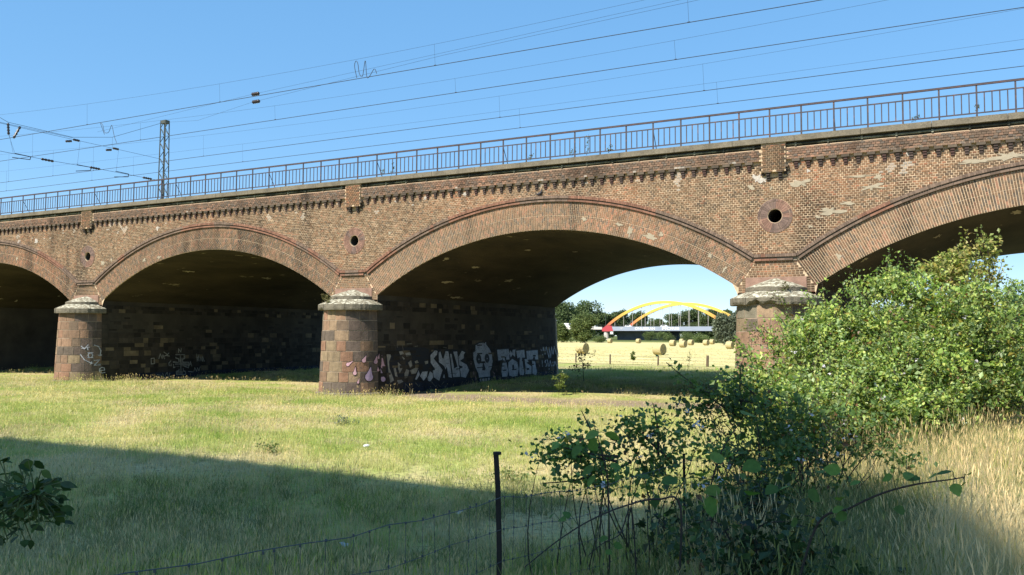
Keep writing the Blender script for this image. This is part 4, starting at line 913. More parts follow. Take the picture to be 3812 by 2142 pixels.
for ya in (0., BW):
    n = 44; v, cc = [], []
    for i in range(n+1):
        t = i/n; x = SP*t; z = ZD+RISE*(1-(2*t-1)**2)**.92
        dz = -4*RISE*(2*t-1)/SP*1.; nn = sqrt(1+dz*dz); nx_, nz_ = -dz/nn, 1/nn
        hh = .75
        for (a, c) in ((-hh, -.6), (-hh, .6), (hh, .6), (hh, -.6)): v.append((x+nx_*a, ya+c, z+nz_*a)); cc.append(archcol(t))
    f = [(4*i+j, 4*i+4+j, 4*i+4+(j+1) % 4, 4*i+(j+1) % 4) for i in range(n) for j in range(4)]
    b = MB(); b.add(v, f, np.array(cc)); ar = b.build('arch', M['arch_paint'], br)
    for i in range(1, 13):
        t = i/13; b = MB(); b.tube([(SP*t, ya, ZD+.4), (SP*t, ya, ZD+RISE*(1-(2*t-1)**2)**.92-.5)], .11, 5); b.build('hanger', M['pale_conc'], br)
b = MB(); b.box(2.5, SP+20, -1.0, -.4, 5.35, 7.75); b.box(2.5, SP+20, BW+.4, BW+1, 5.35, 7.75); b.build('girder', M['girder'], br)
b = MB(); b.box(-60, SP+20, -.35, BW+.35, 5.6, 7.3); b.build('deck', M['dark_conc'], br)
b = MB(); b.box(-60, -2.2, -1.1, -.4, 6.1, 7.6); b.build('approach_parapet', M['pale_conc'], br)
b = MB(); b.add([(-2.1, -1.15, 5.0), (5.2, -1.15, 5.0), (4.2, -1.15, 7.8), (3.2, -1.15, 8.4), (0, -1.15, 8.0), (-2.1, -1.15, 6.6)]+[(-2.1, 1.2, 5.0), (5.2, 1.2, 5.0), (4.2, 1.2, 7.8), (3.2, 1.2, 8.4), (0, 1.2, 8.0), (-2.1, 1.2, 6.6)], [(0, 1, 2, 3, 4, 5), (11, 10, 9, 8, 7, 6)]+[(i, 6+i, 6+(i+1) % 6, (i+1) % 6) for i in range(6)], (.40, .05, .06)); b.build('arch_springing', M['arch_paint'], br)
b = MB(); b.tube([(-.3, .8, -.2), (-.3, .8, 5.05)], 1.5, 14); b.build('pier', M['pale_conc'], br, smooth=False)
b = MB(); b.box(4, 34, 6, BW, -.2, 5.5); b.build('abutment', M['dark_conc'], br)
for i in range(0, 49):
    b = MB(); b.box(-38+i*2.5-.04, -38+i*2.5+.04, -.8, -.72, 7.4, 8.75); b.build('parapet_post', M['steel'], br)
for z in (8.1, 8.72):
    b = MB(); b.box(-40, SP+20, -.8, -.72, z, z+.06); b.build('parapet_rail', M['steel'], br)
def word(txt, x, z, h, m, name, wd=12.):
    cu = bpy.data.curves.new(name, 'FONT'); cu.body = txt; cu.size = h*1.35; cu.extrude = .01; cu.offset = .03
    o = bpy.data.objects.new('tmp', cu); col.objects.link(o); dg = bpy.context.evaluated_depsgraph_get(); me = bpy.data.meshes.new_from_object(o.evaluated_get(dg)); bpy.data.objects.remove(o)
    o2 = link(name, me, m, br); o2.rotation_euler = (pi/2, 0, 0); o2.location = (x, -1.03, z); o2.scale = (wd/max(.1, max(v.co.x for v in me.vertices)), 1, 1); return o2
word('ONUSEKAN', 19, 6.0, 1.4, M['white'], 'graffiti_lettering', 12.5)
word('MORIS', 35.7, 6.0, 1.55, M['white'], 'graffiti_lettering', 10.5)
b = MB(); b.poly([(9.2, -1.02, 7.3), (12, -1.02, 7.4), (11.2, -1.02, 6.5), (10.4, -1.02, 6.0)]); b.build('graffiti_blot', M['paint_white'], br)
b = MB(); b.box(3.0, 5.8, -1.5, -1.4, 3.0, 5.2); sg = b.build('sign_board', M['steel'], br)
b = MB(); b.box(3.6, 5.2, -1.55, -1.5, 3.5, 4.8); b.build('sign_face', M['white'], sg)
def pole(x, lab, h=8.5):
    p = thing('lamp_post', lab, 'lamp post', br.matrix_basis @ Vector((x, BW*.0+.4, 7.31)), -.121, 'lamp posts on the far bridge')
    b = MB(); b.tube([(0, 0, 0), (0, 0, h)], [.14, .07], 6); b.build('pole', M['steel'], p)
    b = MB(); b.box(-.7, .7, -.1, .1, h, h+.15); b.build('lamp_head', M['steel'], p)
bpy.context.view_layer.update()
br.matrix_basis  # location and rotation are set
pole(-22.5, 'thin lamp post on the bridge approach beside the white van', 7.5); pole(-.6, 'thin lamp post at the red foot of the far arch', 8.5); pole(24.5, 'thin lamp post between the two far arches', 9.5)

def car(name, lab, cat, x, y, body, L1, H1, van=False, rz=-.121):
    t = thing(name, lab, cat, br.matrix_basis @ Vector((x, y, 7.31)), rz); W_ = .88 if not van else 1.0
    if van: pr0 = [(-L1/2, .35), (L1/2, .35), (L1/2, 1.0), (L1/2-.9, 1.25), (L1/2-1.5, H1), (-L1/2, H1)]
    else: pr0 = [(-L1/2, .3), (L1/2, .3), (L1/2, .75), (L1/2-1.0, .92), (L1/2-1.75, H1), (-L1/2+1.0, H1), (-L1/2+.25, .98), (-L1/2, .85)]
    n = len(pr0); b = MB(); v = [(p[0], s_*W_*(1 if p[1] < 1.0 else .86), p[1]) for s_ in (-1, 1) for p in pr0]
    b.add(v, [tuple(range(n))[::1], tuple(range(2*n-1, n-1, -1))]+[(i, n+i, n+(i+1) % n, (i+1) % n) for i in range(n)]); b.build('body', body, t)
    for s_ in (-1, 1):
        b = MB()
        if van: b.poly([(L1/2-1.05, s_*1.005, 1.28), (L1/2-1.5, s_*.95, H1-.15), (L1/2-2.4, s_*.95, H1-.15), (L1/2-2.4, s_*1.005, 1.28)])
        else: b.poly([(L1/2-1.2, s_*.885, .97), (L1/2-1.85, s_*.80, H1-.07), (-L1/2+1.1, s_*.80, H1-.07), (-L1/2+.55, s_*.885, 1.0)])
        b.build('side_window', M['glass_dark'], t)
        for q in (-L1/2+.8, L1/2-.85):
            b = MB(); b.tube([(q, s_*(W_-.12), .32), (q, s_*(W_+.03), .32)], .32, 12); wh = b.build('wheel', M['tyre'], t)
            b = MB(); b.tube([(q, s_*(W_+.02), .32), (q, s_*(W_+.05), .32)], .19, 10); b.build('hub', M['steel'], wh)
car('delivery_van', 'white box van driving on the bridge approach at far left', 'van', -27.5, 3.2, M['white'], 5.6, 2.6, True)
car('parked_car', 'white car on the approach half hidden by the roadside tree', 'car', -10, 3.2, M['white'], 4.4, 1.5)
car('passing_car', 'white car on the far bridge near its red arch foot', 'car', 13.0, 3.2, M['white'], 4.4, 1.5)
car('passing_car', 'white car on the far bridge left of the lettering with M', 'car', 35.5, 3.2, M['white'], 4.4, 1.45)

# ================================================================ foliage builders
def leaves(b, P, size, colr, up=.35, wid=.32, dirs=None):
    """folded four-point leaves at points P"""
    n = len(P); size = np.broadcast_to(size, (n,))
    d = rng.normal(size=(n, 3)) if dirs is None else dirs+rng.normal(size=(n, 3))*.5
    d[:, 2] -= .15; d /= np.linalg.norm(d, axis=1)[:, None]+1e-9
    nr = rng.normal(size=(n, 3)); nr[:, 2] += up*3; s_ = np.cross(nr, d); s_ /= np.linalg.norm(s_, axis=1)[:, None]+1e-9
    nn = np.cross(d, s_)
    l = size[:, None]; w = l*wid
    v = np.stack([P, P+d*l*.45+s_*w+nn*w*.35, P+d*l, P+d*l*.45-s_*w+nn*w*.35], 1).reshape(-1, 3)
    q = 4*np.arange(n)[:, None]
    f = np.concatenate([q+np.array([[0, 2, 1]]), q+np.array([[0, 3, 2]])])
    b.add(v, f, np.repeat(colr, 4, 0))
def shade(pal_, n, v=.2):
    pal_ = np.array(pal_); return pal_[rng.integers(len(pal_), size=n)]*rng.uniform(1-v, 1+v, (n, 1))
def blob_pts(c, r, n, shell=.55):
    u = rng.normal(size=(n, 3)); u /= np.linalg.norm(u, axis=1)[:, None]
    k = rng.uniform(shell, 1.05, n)[:, None]*(1+.3*(vnoise(u[:, 0]*3+c[0], u[:, 1]*3+u[:, 2]*2+c[1], .8, 3)-.5))[:, None]
    return np.array(c)+u*k*np.array(r)
PALS = {0: [(.11, .15, .05), (.14, .18, .06), (.085, .12, .04), (.16, .19, .07)], 1: [(.10, .14, .055), (.125, .165, .065), (.08, .115, .045)],
        2: [(.075, .11, .045), (.095, .13, .05), (.115, .15, .06)], 3: [(.13, .155, .10), (.10, .125, .08), (.16, .18, .12)], 4: [(.085, .12, .045), (.12, .16, .055), (.15, .185, .06)]}
TREES = [(-209.7, 481.7, 24.8, 13.2, 1, 'tall full-crowned tree at the far left above the bridge approach'), (-198.9, 498.8, 25.7, 13.4, 1, 'broad tall tree right of the far left one, behind the approach'), (-189.7, 509.4, 20.5, 6.3, 1, 'narrow tree behind the red foot of the bridge'),
    (-89.3, 233.8, 10.1, 4.9, 0, 'round tree in front of the bridge approach'), (-98.1, 234.8, 6.6, 3.2, 0, 'low tree beside the graffiti wall edge, before the approach'),
    (-187.9, 527.4, 20.5, 8.3, 2, 'dark tree under the left flank of the front arch'), (-180.7, 542.5, 19.6, 8.5, 2, 'dark tree seen between the feet of the two arches'), (-166.7, 538.6, 14.7, 7.4, 2, 'lowest dark tree in the gap behind the arches'), (-158.4, 548.7, 18.6, 9.3, 2, 'dark tree below the crossing of the arches, left one'),
    (-145.5, 549.9, 21.7, 10.2, 2, 'dark tree below the crossing of the arches, middle one'), (-131.4, 546.1, 21., 9.1, 2, 'dark tree behind the right flank of the arches'), (-119.2, 541.2, 20.8, 8., 2, 'dark tree behind the willow at the right end of the bridge'),
    (-33.6, 203.3, 9.3, 4.6, 3, 'silver-grey willow at the right end of the bridge, left one'), (-30.6, 211.4, 10.4, 5.2, 3, 'silver-grey willow next to the right pier'),
    (-100.6, 244.8, 3.4, 2.8, 4, 'low shrub at the field edge by the graffiti wall'), (-90.6, 250.1, 3., 2.8, 4, 'low shrub at the field edge below the approach'), (-114.2, 373.7, 5., 4.6, 4, 'shrub beside the dark underpass'), (-101., 358., 4.6, 5., 4, 'shrub under the violet girder, left one'),
    (-90.4, 352.4, 4.5, 5.5, 4, 'shrub under the violet girder, right one'), (-59.1, 266.9, 3.2, 3.8, 4, 'low shrub left of the willows at the field edge'), (-50.7, 260., 2.9, 2.7, 4, 'low shrub just before the willow trunks'), (-53.7, 303.8, 3.9, 3.1, 4, 'shrub behind the willow trunks'),
    (44., 435.1, 24.8, 7.5, 0, 'far tree behind the thicket at the right edge'), (36.9, 454., 19.3, 5.9, 2, 'smaller far tree left of the right edge one')]
for i, (x, y, h, w, k, lab) in enumerate(TREES):
    shrub = k == 4
    t = thing('shrub' if shrub else ('willow_tree' if k == 3 else 'tree'), lab, 'shrub' if shrub else 'tree', (x, y, 0), 0, 'trees and shrubs beyond the field')
    r = np.random.default_rng(900+i); th = h*(.12 if shrub else .28)
    b = MB(); b.tube([(0, 0, -.3), (.02*h*r.normal(), 0, th), (.03*h*r.normal(), .02*h*r.normal(), h*.7)], [h*.022, h*.017, h*.006], 7)
    for q in range(5):
        a = r.uniform(0, 2*pi); b.tube([(0, 0, th*r.uniform(.8, 1.3)), (w*.45*cos(a), w*.45*sin(a), h*r.uniform(.45, .75))], [h*.009, h*.003], 5)
    b.build('trunk', M['bark'], t)
    b = MB(); nb = 40 if not shrub else 16
    big = max(h, w)
    for q in range(nb):
        a = r.uniform(0, 2*pi); u = r.uniform(0, 1); zz = (.15 if shrub else .16)+(.72 if not shrub else .6)*u
        prof = sqrt(max(.05, 1-(max(0, zz-.55)/.48)**2))*(1 if zz > .38 else .85)
        rr = w*prof*sqrt(r.uniform(.1, 1))*.72
        c = (rr*cos(a), rr*sin(a), h*zz); br_ = w*r.uniform(.26, .42)
        n = 260 if not shrub else 150
        if k == 3: n = 400
        pts = blob_pts(c, (br_, br_, br_*.8), n, .5)
        sh = r.uniform(.8, 1.22)
        leaves(b, pts, (.62 if not shrub else .45)*big/18*rng.uniform(.7, 1.4, n)+.18, shade(PALS[k], n, .22)*sh, .4, .42)
    b.build('crown', M['tree_leaf'], t, kind='stuff')
# distant wooded horizon
b = MB()
for i in range(150):
    x = -900+i*12+rng.uniform(-4, 4); y = 900+rng.uniform(-60, 60); hh = rng.uniform(10, 15)
    n = 60; leaves(b, blob_pts((x, y, hh*.5), (10, 10, hh*.55), n, .6), rng.uniform(2.5, 5, n), shade([(.075, .11, .05), (.065, .095, .045)], n), .4, .45)
tag(b.build('far_wood', M['tree_leaf'], kind='stuff'), 'dark green belt of far woods along the horizon', 'wood')

# ================================================================ fences
ff = thing('field_fence', 'low weathered wooden posts and wire along the mown field beyond the viaduct', 'fence', (0, 37, .15))
FP = [(-12., 43.5), (-7.6, 41.2), (-3.45, 39.), (1.49, 36.9), (5.7, 36.1), (10.2, 34.7), (15, 33.2), (20, 31.8)]
for i, (x, y) in enumerate(FP):
    b = MB(); l = random.uniform(-.05, .05); hh = .85 if i != 4 else .95; b.tube([(x, y-37, -.2), (x+l, y-37, hh)], [.075, .065] if i != 4 else [.12, .10], 7); b.build('post', M['wood'], ff)
for z in (.25, .5, .75):
    b = MB(); b.tube([(x, y-37, z) for x, y in FP], .006, 4); b.build('wire', M['fwire'], ff)
nf = thing('wire_mesh_fence', 'sagging wire mesh fence on thin dark iron posts in the foreground', 'fence', (21.1, -25.2, .7))
NP = [(21.19, -28.6, 1.0), (21.15, -25.2, .72), (21.45, -22.6, .62), (21.9, -19.67, .7), (22.3, -16.2, .8)]
for i, (x, y, z) in enumerate(NP[1:]):
    top = [1.915, 1.62, 1.80, 1.9][i]; b = MB(); n = 9; zz = np.linspace(z-.3, top, n)
    v, f = [], []
    rr = .012 if i != 1 else .008
    for q, za in enumerate(zz):
        ox = .006*random.uniform(-1, 1)-.035*(za-z)*(1 if i == 0 else .2)
        for (a, c) in ((-rr, -rr), (rr, -rr), (rr, -rr*.5), (-rr*.5, -rr*.5), (-rr*.5, rr), (-rr, rr)): v.append((x+ox+a*1.3, y+c*1.3, za))
    for q in range(n-1):
        for c in range(6): f.append((6*q+c, 6*q+(c+1) % 6, 6*q+6+(c+1) % 6, 6*q+6+c))
    f += [tuple(range(6))[::-1], tuple(6*(n-1)+c for c in range(6))]
    b.add(v, f); b.tube([(x-.035*(top-z)*(1 if i == 0 else .2), y, top-.012), (x-.035*(top-z)*(1 if i == 0 else .2), y, top+.004)], .024 if i == 0 else .013, 6); keep(b.build('iron_post', M['iron']), nf)
def fence_pt(t):
    i = min(int(t), len(NP)-2); u = t-i; a, c = np.array(NP[i]), np.array(NP[i+1]); return a*(1-u)+c*u
for j, hz in enumerate((.22, .40, .58, .76, .94)):
    pts = []
    for q in range(49):
        t = 4*q/48; p = fence_pt(t); sag = .05*sin(pi*(t % 1))+.012*random.uniform(-1, 1)
        pts.append((p[0], p[1], p[2]+hz-sag))
    b = MB(); b.tube(pts, .0016 if j < 4 else .0021, 4); keep(b.build('line_wire', M['fwire']), nf)
for q in range(1, 96):
    t = q*4/96
    p = fence_pt(t); dx_ = random.uniform(-.03, .03); b = MB()
    pts = [(p[0]+dx_*h*.5, p[1]+dx_*h+.008*random.uniform(-1, 1), p[2]+h-.05*sin(pi*(t % 1))) for h in (.04, .22, .40, .58, .76, .94)]
    b.tube(pts, .0014, 4)
    for w in pts[1:]: b.tube([(w[0], w[1], w[2]-.006), (w[0], w[1], w[2]+.006)], .005, 5)
    keep(b.build('stay_wire', M['fwire']), nf)

# ================================================================ thickets, brambles and saplings
def at(px, py, d):
    """a point of the place, worked out from the camera direction px,py (0..1 of the frame) at distance d"""
    v = np.array(_F)+np.array(_R)*((px-.5)*3812/3190.6)-np.array(_U)*((py-.5)*2142/3190.6); return CAM+v*d
def pxd(x, y, d): return at(x/3812, y/2142, d)
GREENS = [(.22, .32, .07), (.31, .39, .09), (.12, .19, .045), (.35, .39, .10), (.24, .32, .13)]
def thicket(name, lab, cat, blobs, shoots, dens, size, pal_, twigs=60, flower=0, grp=None, extra=None):
    base = np.mean([bl[0] for bl in blobs], 0); g0 = float(gz(base[0], base[1]))
    t = thing(name, lab, cat, (base[0], base[1], g0), 0, grp); o0 = np.array([base[0], base[1], g0])
    b = MB(); tw = MB(); fl = MB()
    for c, r in blobs:
        c = np.array(c)-o0; ns = max(6, int(dens*r[0]*r[2]/8)); sc = blob_pts(c, r, ns, .42); sc = sc[(fbm(sc[:, 0]*1.2+sc[:, 1], sc[:, 2]*1.4, .45, 88) > .40) | (dens < 1000)]; ns = len(sc); per = 50 if dens > 600 else 26
        hot = rng.uniform(.45, 1.35, ns); sg = rng.uniform(.05, .125, ns)*(1 if dens > 600 else .8); idx = np.repeat(np.arange(ns), per); n = len(idx)
        pts = sc[idx]+rng.normal(size=(n, 3))*sg[idx][:, None]*np.array([1, 1, .8])
        gr = gz(pts[:, 0]+o0[0], pts[:, 1]+o0[1])-g0; ok_ = pts[:, 2] > gr+.05; pts = pts[ok_]; idx = idx[ok_]; n = len(pts)
        pat = (.72+.7*fbm(pts[:, 0]+pts[:, 1], pts[:, 2]*1.2, .7, 73))[:, None]
        cc = shade(pal_, n, .2)*pat*hot[idx][:, None]*np.where(hot[idx] > 1.1, 1, 1)[:, None]
        yel = rng.random(n) < .04; cc[yel] = np.array((.30, .25, .05)); br0 = rng.random(n) < .03; cc[br0] = np.array((.17, .09, .04))
        leaves(b, pts, size*np.clip(np.exp(rng.normal(-.08, .38, n)), .4, 2.3), cc, .45, .36)
        if dens > 1000:
            for q in range(int(15*r[0])):
                u = rng.normal(size=3); u[2] = abs(u[2])+.3; u[1] -= .5; u /= np.linalg.norm(u); a_ = c+u*np.array(r)*.85; e_ = a_+np.array([rng.normal()*.18, rng.normal()*.18, rng.uniform(.15, .6)])
                tw.tube([a_, (a_+e_)/2, e_], [.006, .004, .002], 4); m = int(rng.integers(18, 40)); k_ = rng.uniform(.1, 1, m)[:, None]; leaves(b, a_+(e_-a_)*k_+rng.normal(size=(m, 3))*.05, size*rng.uniform(.6, 1.3, m), shade(pal_, m, .2)*1.1, .4, .36)
        for q in range(int(flower*r[0]*4)):
            p = c+np.array(r)*(lambda u: u/np.linalg.norm(u))(np.array([rng.normal(), -abs(rng.normal())-.2, rng.normal()*.7+.3]))*1.0
            m = 5; pts_ = p+rng.normal(size=(m, 3))*.015; leaves(fl, pts_, .035*np.ones(m), np.tile([(.62, .58, .60)], (m, 1)), .8, .45)
    for a, e in shoots:
        a = np.array(a)-o0; e = np.array(e)-o0; mid = (a+e)/2+rng.normal(size=3)*.08
        u = np.linspace(0, 1, 9)[:, None]; P = (1-u)**2*a+2*u*(1-u)*mid+u*u*e
        tw.tube(P, np.linspace(.012, .004, 9), 5)
        L1 = np.linalg.norm(e-a); n = int(L1*150); k = rng.uniform(.15, 1, n)[:, None]
        pts = (1-k)**2*a+2*k*(1-k)*mid+k*k*e+rng.normal(size=(n, 3))*.055
        leaves(b, pts, size*1.05*rng.uniform(.7, 1.4, n), shade(pal_, n, .2)*1.1, .4, .4)
    for q in range(twigs):
        c, r = blobs[rng.integers(len(blobs))]; c = np.array(c)-o0
        u = rng.normal(size=3); u /= np.linalg.norm(u); u[2] = abs(u[2])
        a = np.array([c[0]*.6+rng.normal()*.16, c[1]*.6+rng.normal()*.16, 0]); a[2] = gz(a[0]+o0[0], a[1]+o0[1])-g0
        e = c+u*np.array(r)*rng.uniform(.8, 1.15); mid = (a+e)/2+rng.normal(size=3)*.28
        k = np.linspace(0, 1, 7)[:, None]; tw.tube((1-k)**2*a+2*k*(1-k)*mid+k*k*e, np.linspace(.008, .002, 7), 4)
    b.build('foliage', M['leaf'], t, kind='stuff')
    if tw.n: tw.build('branches', M['twig'], t, kind='stuff')
    if fl.n: fl.build('blossom', M['petal'], t, kind='stuff')
    return t, o0
M['petal'] = mat('petal', vcol=True, rough=.7, transl=.3)
thicket('rose_thicket', 'big sunlit green thicket in front of the right pier and arch', 'thicket',
    [(pxd(3180, 1310, 13.6), (1.15, 1.0, .95)), (pxd(3010, 1420, 13.2), (.85, .8, .75)), (pxd(3420, 1300, 13.6), (1.2, 1.1, 1.1)), (pxd(3640, 1330, 13.2), (1.1, 1.1, 1.15)), (pxd(2810, 1500, 12.6), (.55, .6, .45)), (pxd(3400, 1440, 12.6), (1.0, .9, .7)), (pxd(3150, 1450, 12.4), (1.0, .8, .6)), (pxd(3260, 1540, 11.6), (.85, .6, .42)), (pxd(3010, 1560, 11.2), (.65, .6, .4)), (pxd(3480, 1530, 12), (.5, .5, .35)), (pxd(3330, 1140, 14.2), (.65, .6, .55)), (pxd(3120, 1230, 14), (.45, .45, .4))],
    [(pxd(3000, 1250, 14), pxd(3120, 1120, 14)), (pxd(3250, 1150, 14), pxd(3230, 1030, 14)), (pxd(3330, 1150, 14), pxd(3340, 1010, 14)), (pxd(2880, 1400, 13.6), pxd(2740, 1260, 13.6)), (pxd(2900, 1330, 13.6), pxd(2830, 1210, 13.6)), (pxd(2950, 1280, 14), pxd(2900, 1180, 14)), (pxd(3080, 1150, 14), pxd(3050, 1090, 14))],
    2500, .055, GREENS, 130, 1.5)
thicket('field_maple', 'tall leafy sapling rising above the thicket before the right arch', 'sapling',
    [(pxd(3600, 1110, 14.4), (.65, .65, .55)), (pxd(3500, 1130, 14.4), (.6, .6, .6)), (pxd(3670, 1020, 14.4), (.24, .3, .45)), (pxd(3560, 1020, 14.6), (.3, .35, .4))],
    [(pxd(3660, 1060, 14.4), pxd(3705, 880, 14.4)), (pxd(3600, 1050, 14.4), pxd(3615, 925, 14.4)), (pxd(3520, 1040, 14.4), pxd(3540, 945, 14.4)), (pxd(3700, 1000, 14.4), pxd(3650, 905, 14.4)), (pxd(3480, 1060, 14.4), pxd(3430, 990, 14.4)), (pxd(3560, 1000, 14.4), pxd(3500, 960, 14.4)), (pxd(3560, 1200, 14.4), pxd(3690, 950, 14.4))],
    2000, .062, [(.24, .28, .07), (.31, .32, .09), (.17, .21, .055), (.36, .31, .10)], 40)
thicket('elder_bush', 'paler green bush at the right picture edge beyond the thicket', 'bush',
    [(pxd(3760, 1260, 15.5), (.85, .9, .75)), (pxd(3830, 1350, 14.5), (.85, .9, .85)), (pxd(3720, 1450, 13.6), (.7, .6, .6)), (pxd(3930, 1240, 15.5), (.8, .8, .7))],
    [(pxd(3700, 1120, 15.5), pxd(3812, 1065, 15.5)), (pxd(3720, 1110, 15.5), pxd(3790, 1050, 15.5)), (pxd(3800, 1150, 15.5), pxd(3860, 1060, 15.5))],
    2300, .06, [(.20, .30, .11), (.14, .225, .08), (.26, .34, .12)], 40, 1)
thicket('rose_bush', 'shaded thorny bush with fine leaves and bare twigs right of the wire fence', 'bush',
    [(pxd(2420, 1660, 7.2), (.50, .4, .30)), (pxd(2230, 1690, 6.8), (.36, .3, .25)), (pxd(2560, 1700, 7), (.5, .4, .33)), (pxd(2080, 1690, 6.8), (.25, .2, .12)), (pxd(2400, 1800, 6.6), (.5, .3, .2))],
    [(pxd(2250, 1720, 6.9), pxd(2165, 1530, 6.9)), (pxd(2450, 1700, 7.1), pxd(2430, 1500, 7.1)), (pxd(2300, 1720, 6.9), pxd(1975, 1720, 6.7)), (pxd(2350, 1720, 6.9), pxd(2020, 1800, 6.6)), (pxd(2480, 1700, 7.1), pxd(2330, 1560, 7)), (pxd(2300, 1700, 6.8), pxd(2050, 1650, 6.7))],
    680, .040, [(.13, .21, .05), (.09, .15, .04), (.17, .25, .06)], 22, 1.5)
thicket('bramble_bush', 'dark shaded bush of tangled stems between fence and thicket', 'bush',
    [(pxd(2800, 1610, 8.3), (.62, .5, .38)), (pxd(3010, 1590, 8.6), (.6, .5, .36)), (pxd(2680, 1530, 8.6), (.42, .4, .3)), (pxd(3150, 1680, 8.2), (.5, .4, .35)), (pxd(2860, 1760, 7.6), (.6, .4, .33))],
    [(pxd(2760, 1560, 8.5), pxd(2480, 1350, 8.5)), (pxd(2800, 1500, 8.5), pxd(2560, 1440, 8.5)), (pxd(2760, 1520, 8.5), pxd(2760, 1350, 8.5)), (pxd(2860, 1520, 8.6), pxd(2700, 1390, 8.6))],
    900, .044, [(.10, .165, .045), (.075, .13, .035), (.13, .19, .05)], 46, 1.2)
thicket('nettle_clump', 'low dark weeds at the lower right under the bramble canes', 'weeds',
    [(pxd(2700, 2050, 5.2), (.5, .3, .22)), (pxd(2950, 2080, 5.0), (.4, .3, .2)), (pxd(2800, 1920, 6.2), (.5, .3, .22)), (pxd(2550, 1930, 6.2), (.35, .3, .2))],
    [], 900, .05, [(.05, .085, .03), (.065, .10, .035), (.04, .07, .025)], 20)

# bramble canes with big leaves, each leaf a part
def leaf_mesh(k, w=.40, teeth=True):
    n = 8; v = [(0, 0, 0)]; 
    for s_ in (1, -1):
        for i in range(1, n):
            t = i/n; ww = w*sin(pi*t**.8)**.85*(1-.12*(i % 2)*teeth); v.append((t, s_*ww, .10*ww-.10*t*t*(k-1)))
    v.append((1, 0, -.10*(k-1))); mid = []
    for i in range(1, n): t = i/n; v.append((t, 0, -.02-.10*t*t*(k-1)))
    e = n*2-1; m0 = e+1; f = []
    R_ = lambda i: 0 if i == 0 else (e if i == n else i)
    L2 = lambda i: 0 if i == 0 else (e if i == n else n-1+i)
    C2 = lambda i: 0 if i == 0 else (e if i == n else m0+i-1)
    for i in range(n):
        for fn, fl_ in ((R_, 1), (L2, -1)):
            q = []
            for z in (C2(i), C2(i+1), fn(i+1), fn(i)):
                if z not in q: q.append(z)
            if len(q) > 2: f.append(tuple(q[::fl_]))
    b = MB(); b.add(v, f); me = b.mesh('leaf', True); me.materials.append(M['big_leaf']); return me
LM = [leaf_mesh(k) for k in (1, 2, 3)]; LN = [leaf_mesh(k, .27, False) for k in (1, 2)]+[leaf_mesh(3, .31, True)]
def add_leaf(parent, o0, p, size, colr, ms, face=None):
    o = bpy.data.objects.new('leaf', ms[rng.integers(len(ms))]); col.objects.link(o); o.parent = parent
    d = Vector(rng.normal(size=3)); d.z = d.z*.4-.25
    if face is not None: d = Vector(face)+d*.35
    d.normalize(); up = Vector((rng.normal()*.45-.1, rng.normal()*.45-.55, .8)); s_ = up.cross(d).normalized(); n_ = d.cross(s_)
    o.matrix_local = Matrix(((d.x, s_.x, n_.x, 0), (d.y, s_.y, n_.y, 0), (d.z, s_.z, n_.z, 0), (0, 0, 0, 1))) @ Matrix.Scale(size, 4)
    o.location = Vector(np.array(p)-o0); o.color = (*colr, 1); return o
def cane(name, lab, pts, r0, r1, lvs, size, prick=True, mt='twig', ms=None, cat='bramble', pal_=((.11, .19, .04), (.085, .15, .035), (.15, .22, .05))):
    pts = [np.array(p) for p in pts]; o0 = pts[0].copy(); t = thing(name, lab, cat, o0)
    P = np.array(pts)-o0; n = len(P); u = np.linspace(0, n-1, 5*n); i = np.clip(u.astype(int), 0, n-2); f = (u-i)[:, None]
    g = lambda k: P[np.clip(i+k, 0, n-1)]
    Q = .5*(2*g(0)+(-g(-1)+g(1))*f+(2*g(-1)-5*g(0)+4*g(1)-g(2))*f**2+(-g(-1)+3*g(0)-3*g(1)+g(2))*f**3)
    b = MB(); b.tube(Q, np.linspace(r0, r1, len(Q)), 6)
    if prick:
        for q in range(0, len(Q)-1):
            for _ in range(2):
                w = Q[q]+(Q[q+1]-Q[q])*rng.random(); e = rng.normal(size=3)*.009; b.tube([w, w+e], [.0022, .0004], 3)
    b.build('stem', M[mt], t)
    for p in lvs:
        p = np.array(p); j = np.argmin(np.linalg.norm(Q+o0-p, axis=1)); b = MB(); a = Q[j]; e = p-o0
        b.tube([a, (a+e)/2+np.array([0, 0, .012]), e], [.0028, .0022, .0018], 4); b.build('stalk', M['stem_green'], t)
        add_leaf(t, o0, p, size*rng.uniform(.8, 1.25), np.array(pal_[rng.integers(len(pal_))])*rng.uniform(.8, 1.25), ms or LM)
    return t, o0
def z3(x, y, d): return pxd(1900+x*.4783, 1450+y*.4783, d)
def z4_(x, y, d): return pxd(2852+x*.5128, 1400+y*.5128, d)
cane('bramble_cane', 'long bare arching bramble cane reaching down left by the fence', [z3(1260, 1180, 5.0)*[1, 1, 0]+[0, 0, .75], z3(1330, 960, 5), z3(1150, 855, 5), z3(900, 905, 4.9), z3(640, 1010, 4.8), z3(380, 1170, 4.7), z3(110, 1385, 4.6)], .0075, .003,
    [z3(340, 960, 4.8), z3(430, 950, 4.8), z3(380, 1010, 4.8), z3(760, 1190, 4.9), z3(690, 1165, 4.9)], .065)
cane('bramble_cane', 'thin bramble cane curving below the long bare one', [z3(1000, 1250, 5)*[1, 1, 0]+[0, 0, .72], z3(950, 980, 5), z3(850, 1130, 4.9), z3(720, 1200, 4.85), z3(600, 1300, 4.8)], .005, .002, [z3(800, 1205, 4.85), z3(740, 1255, 4.8)], .06)
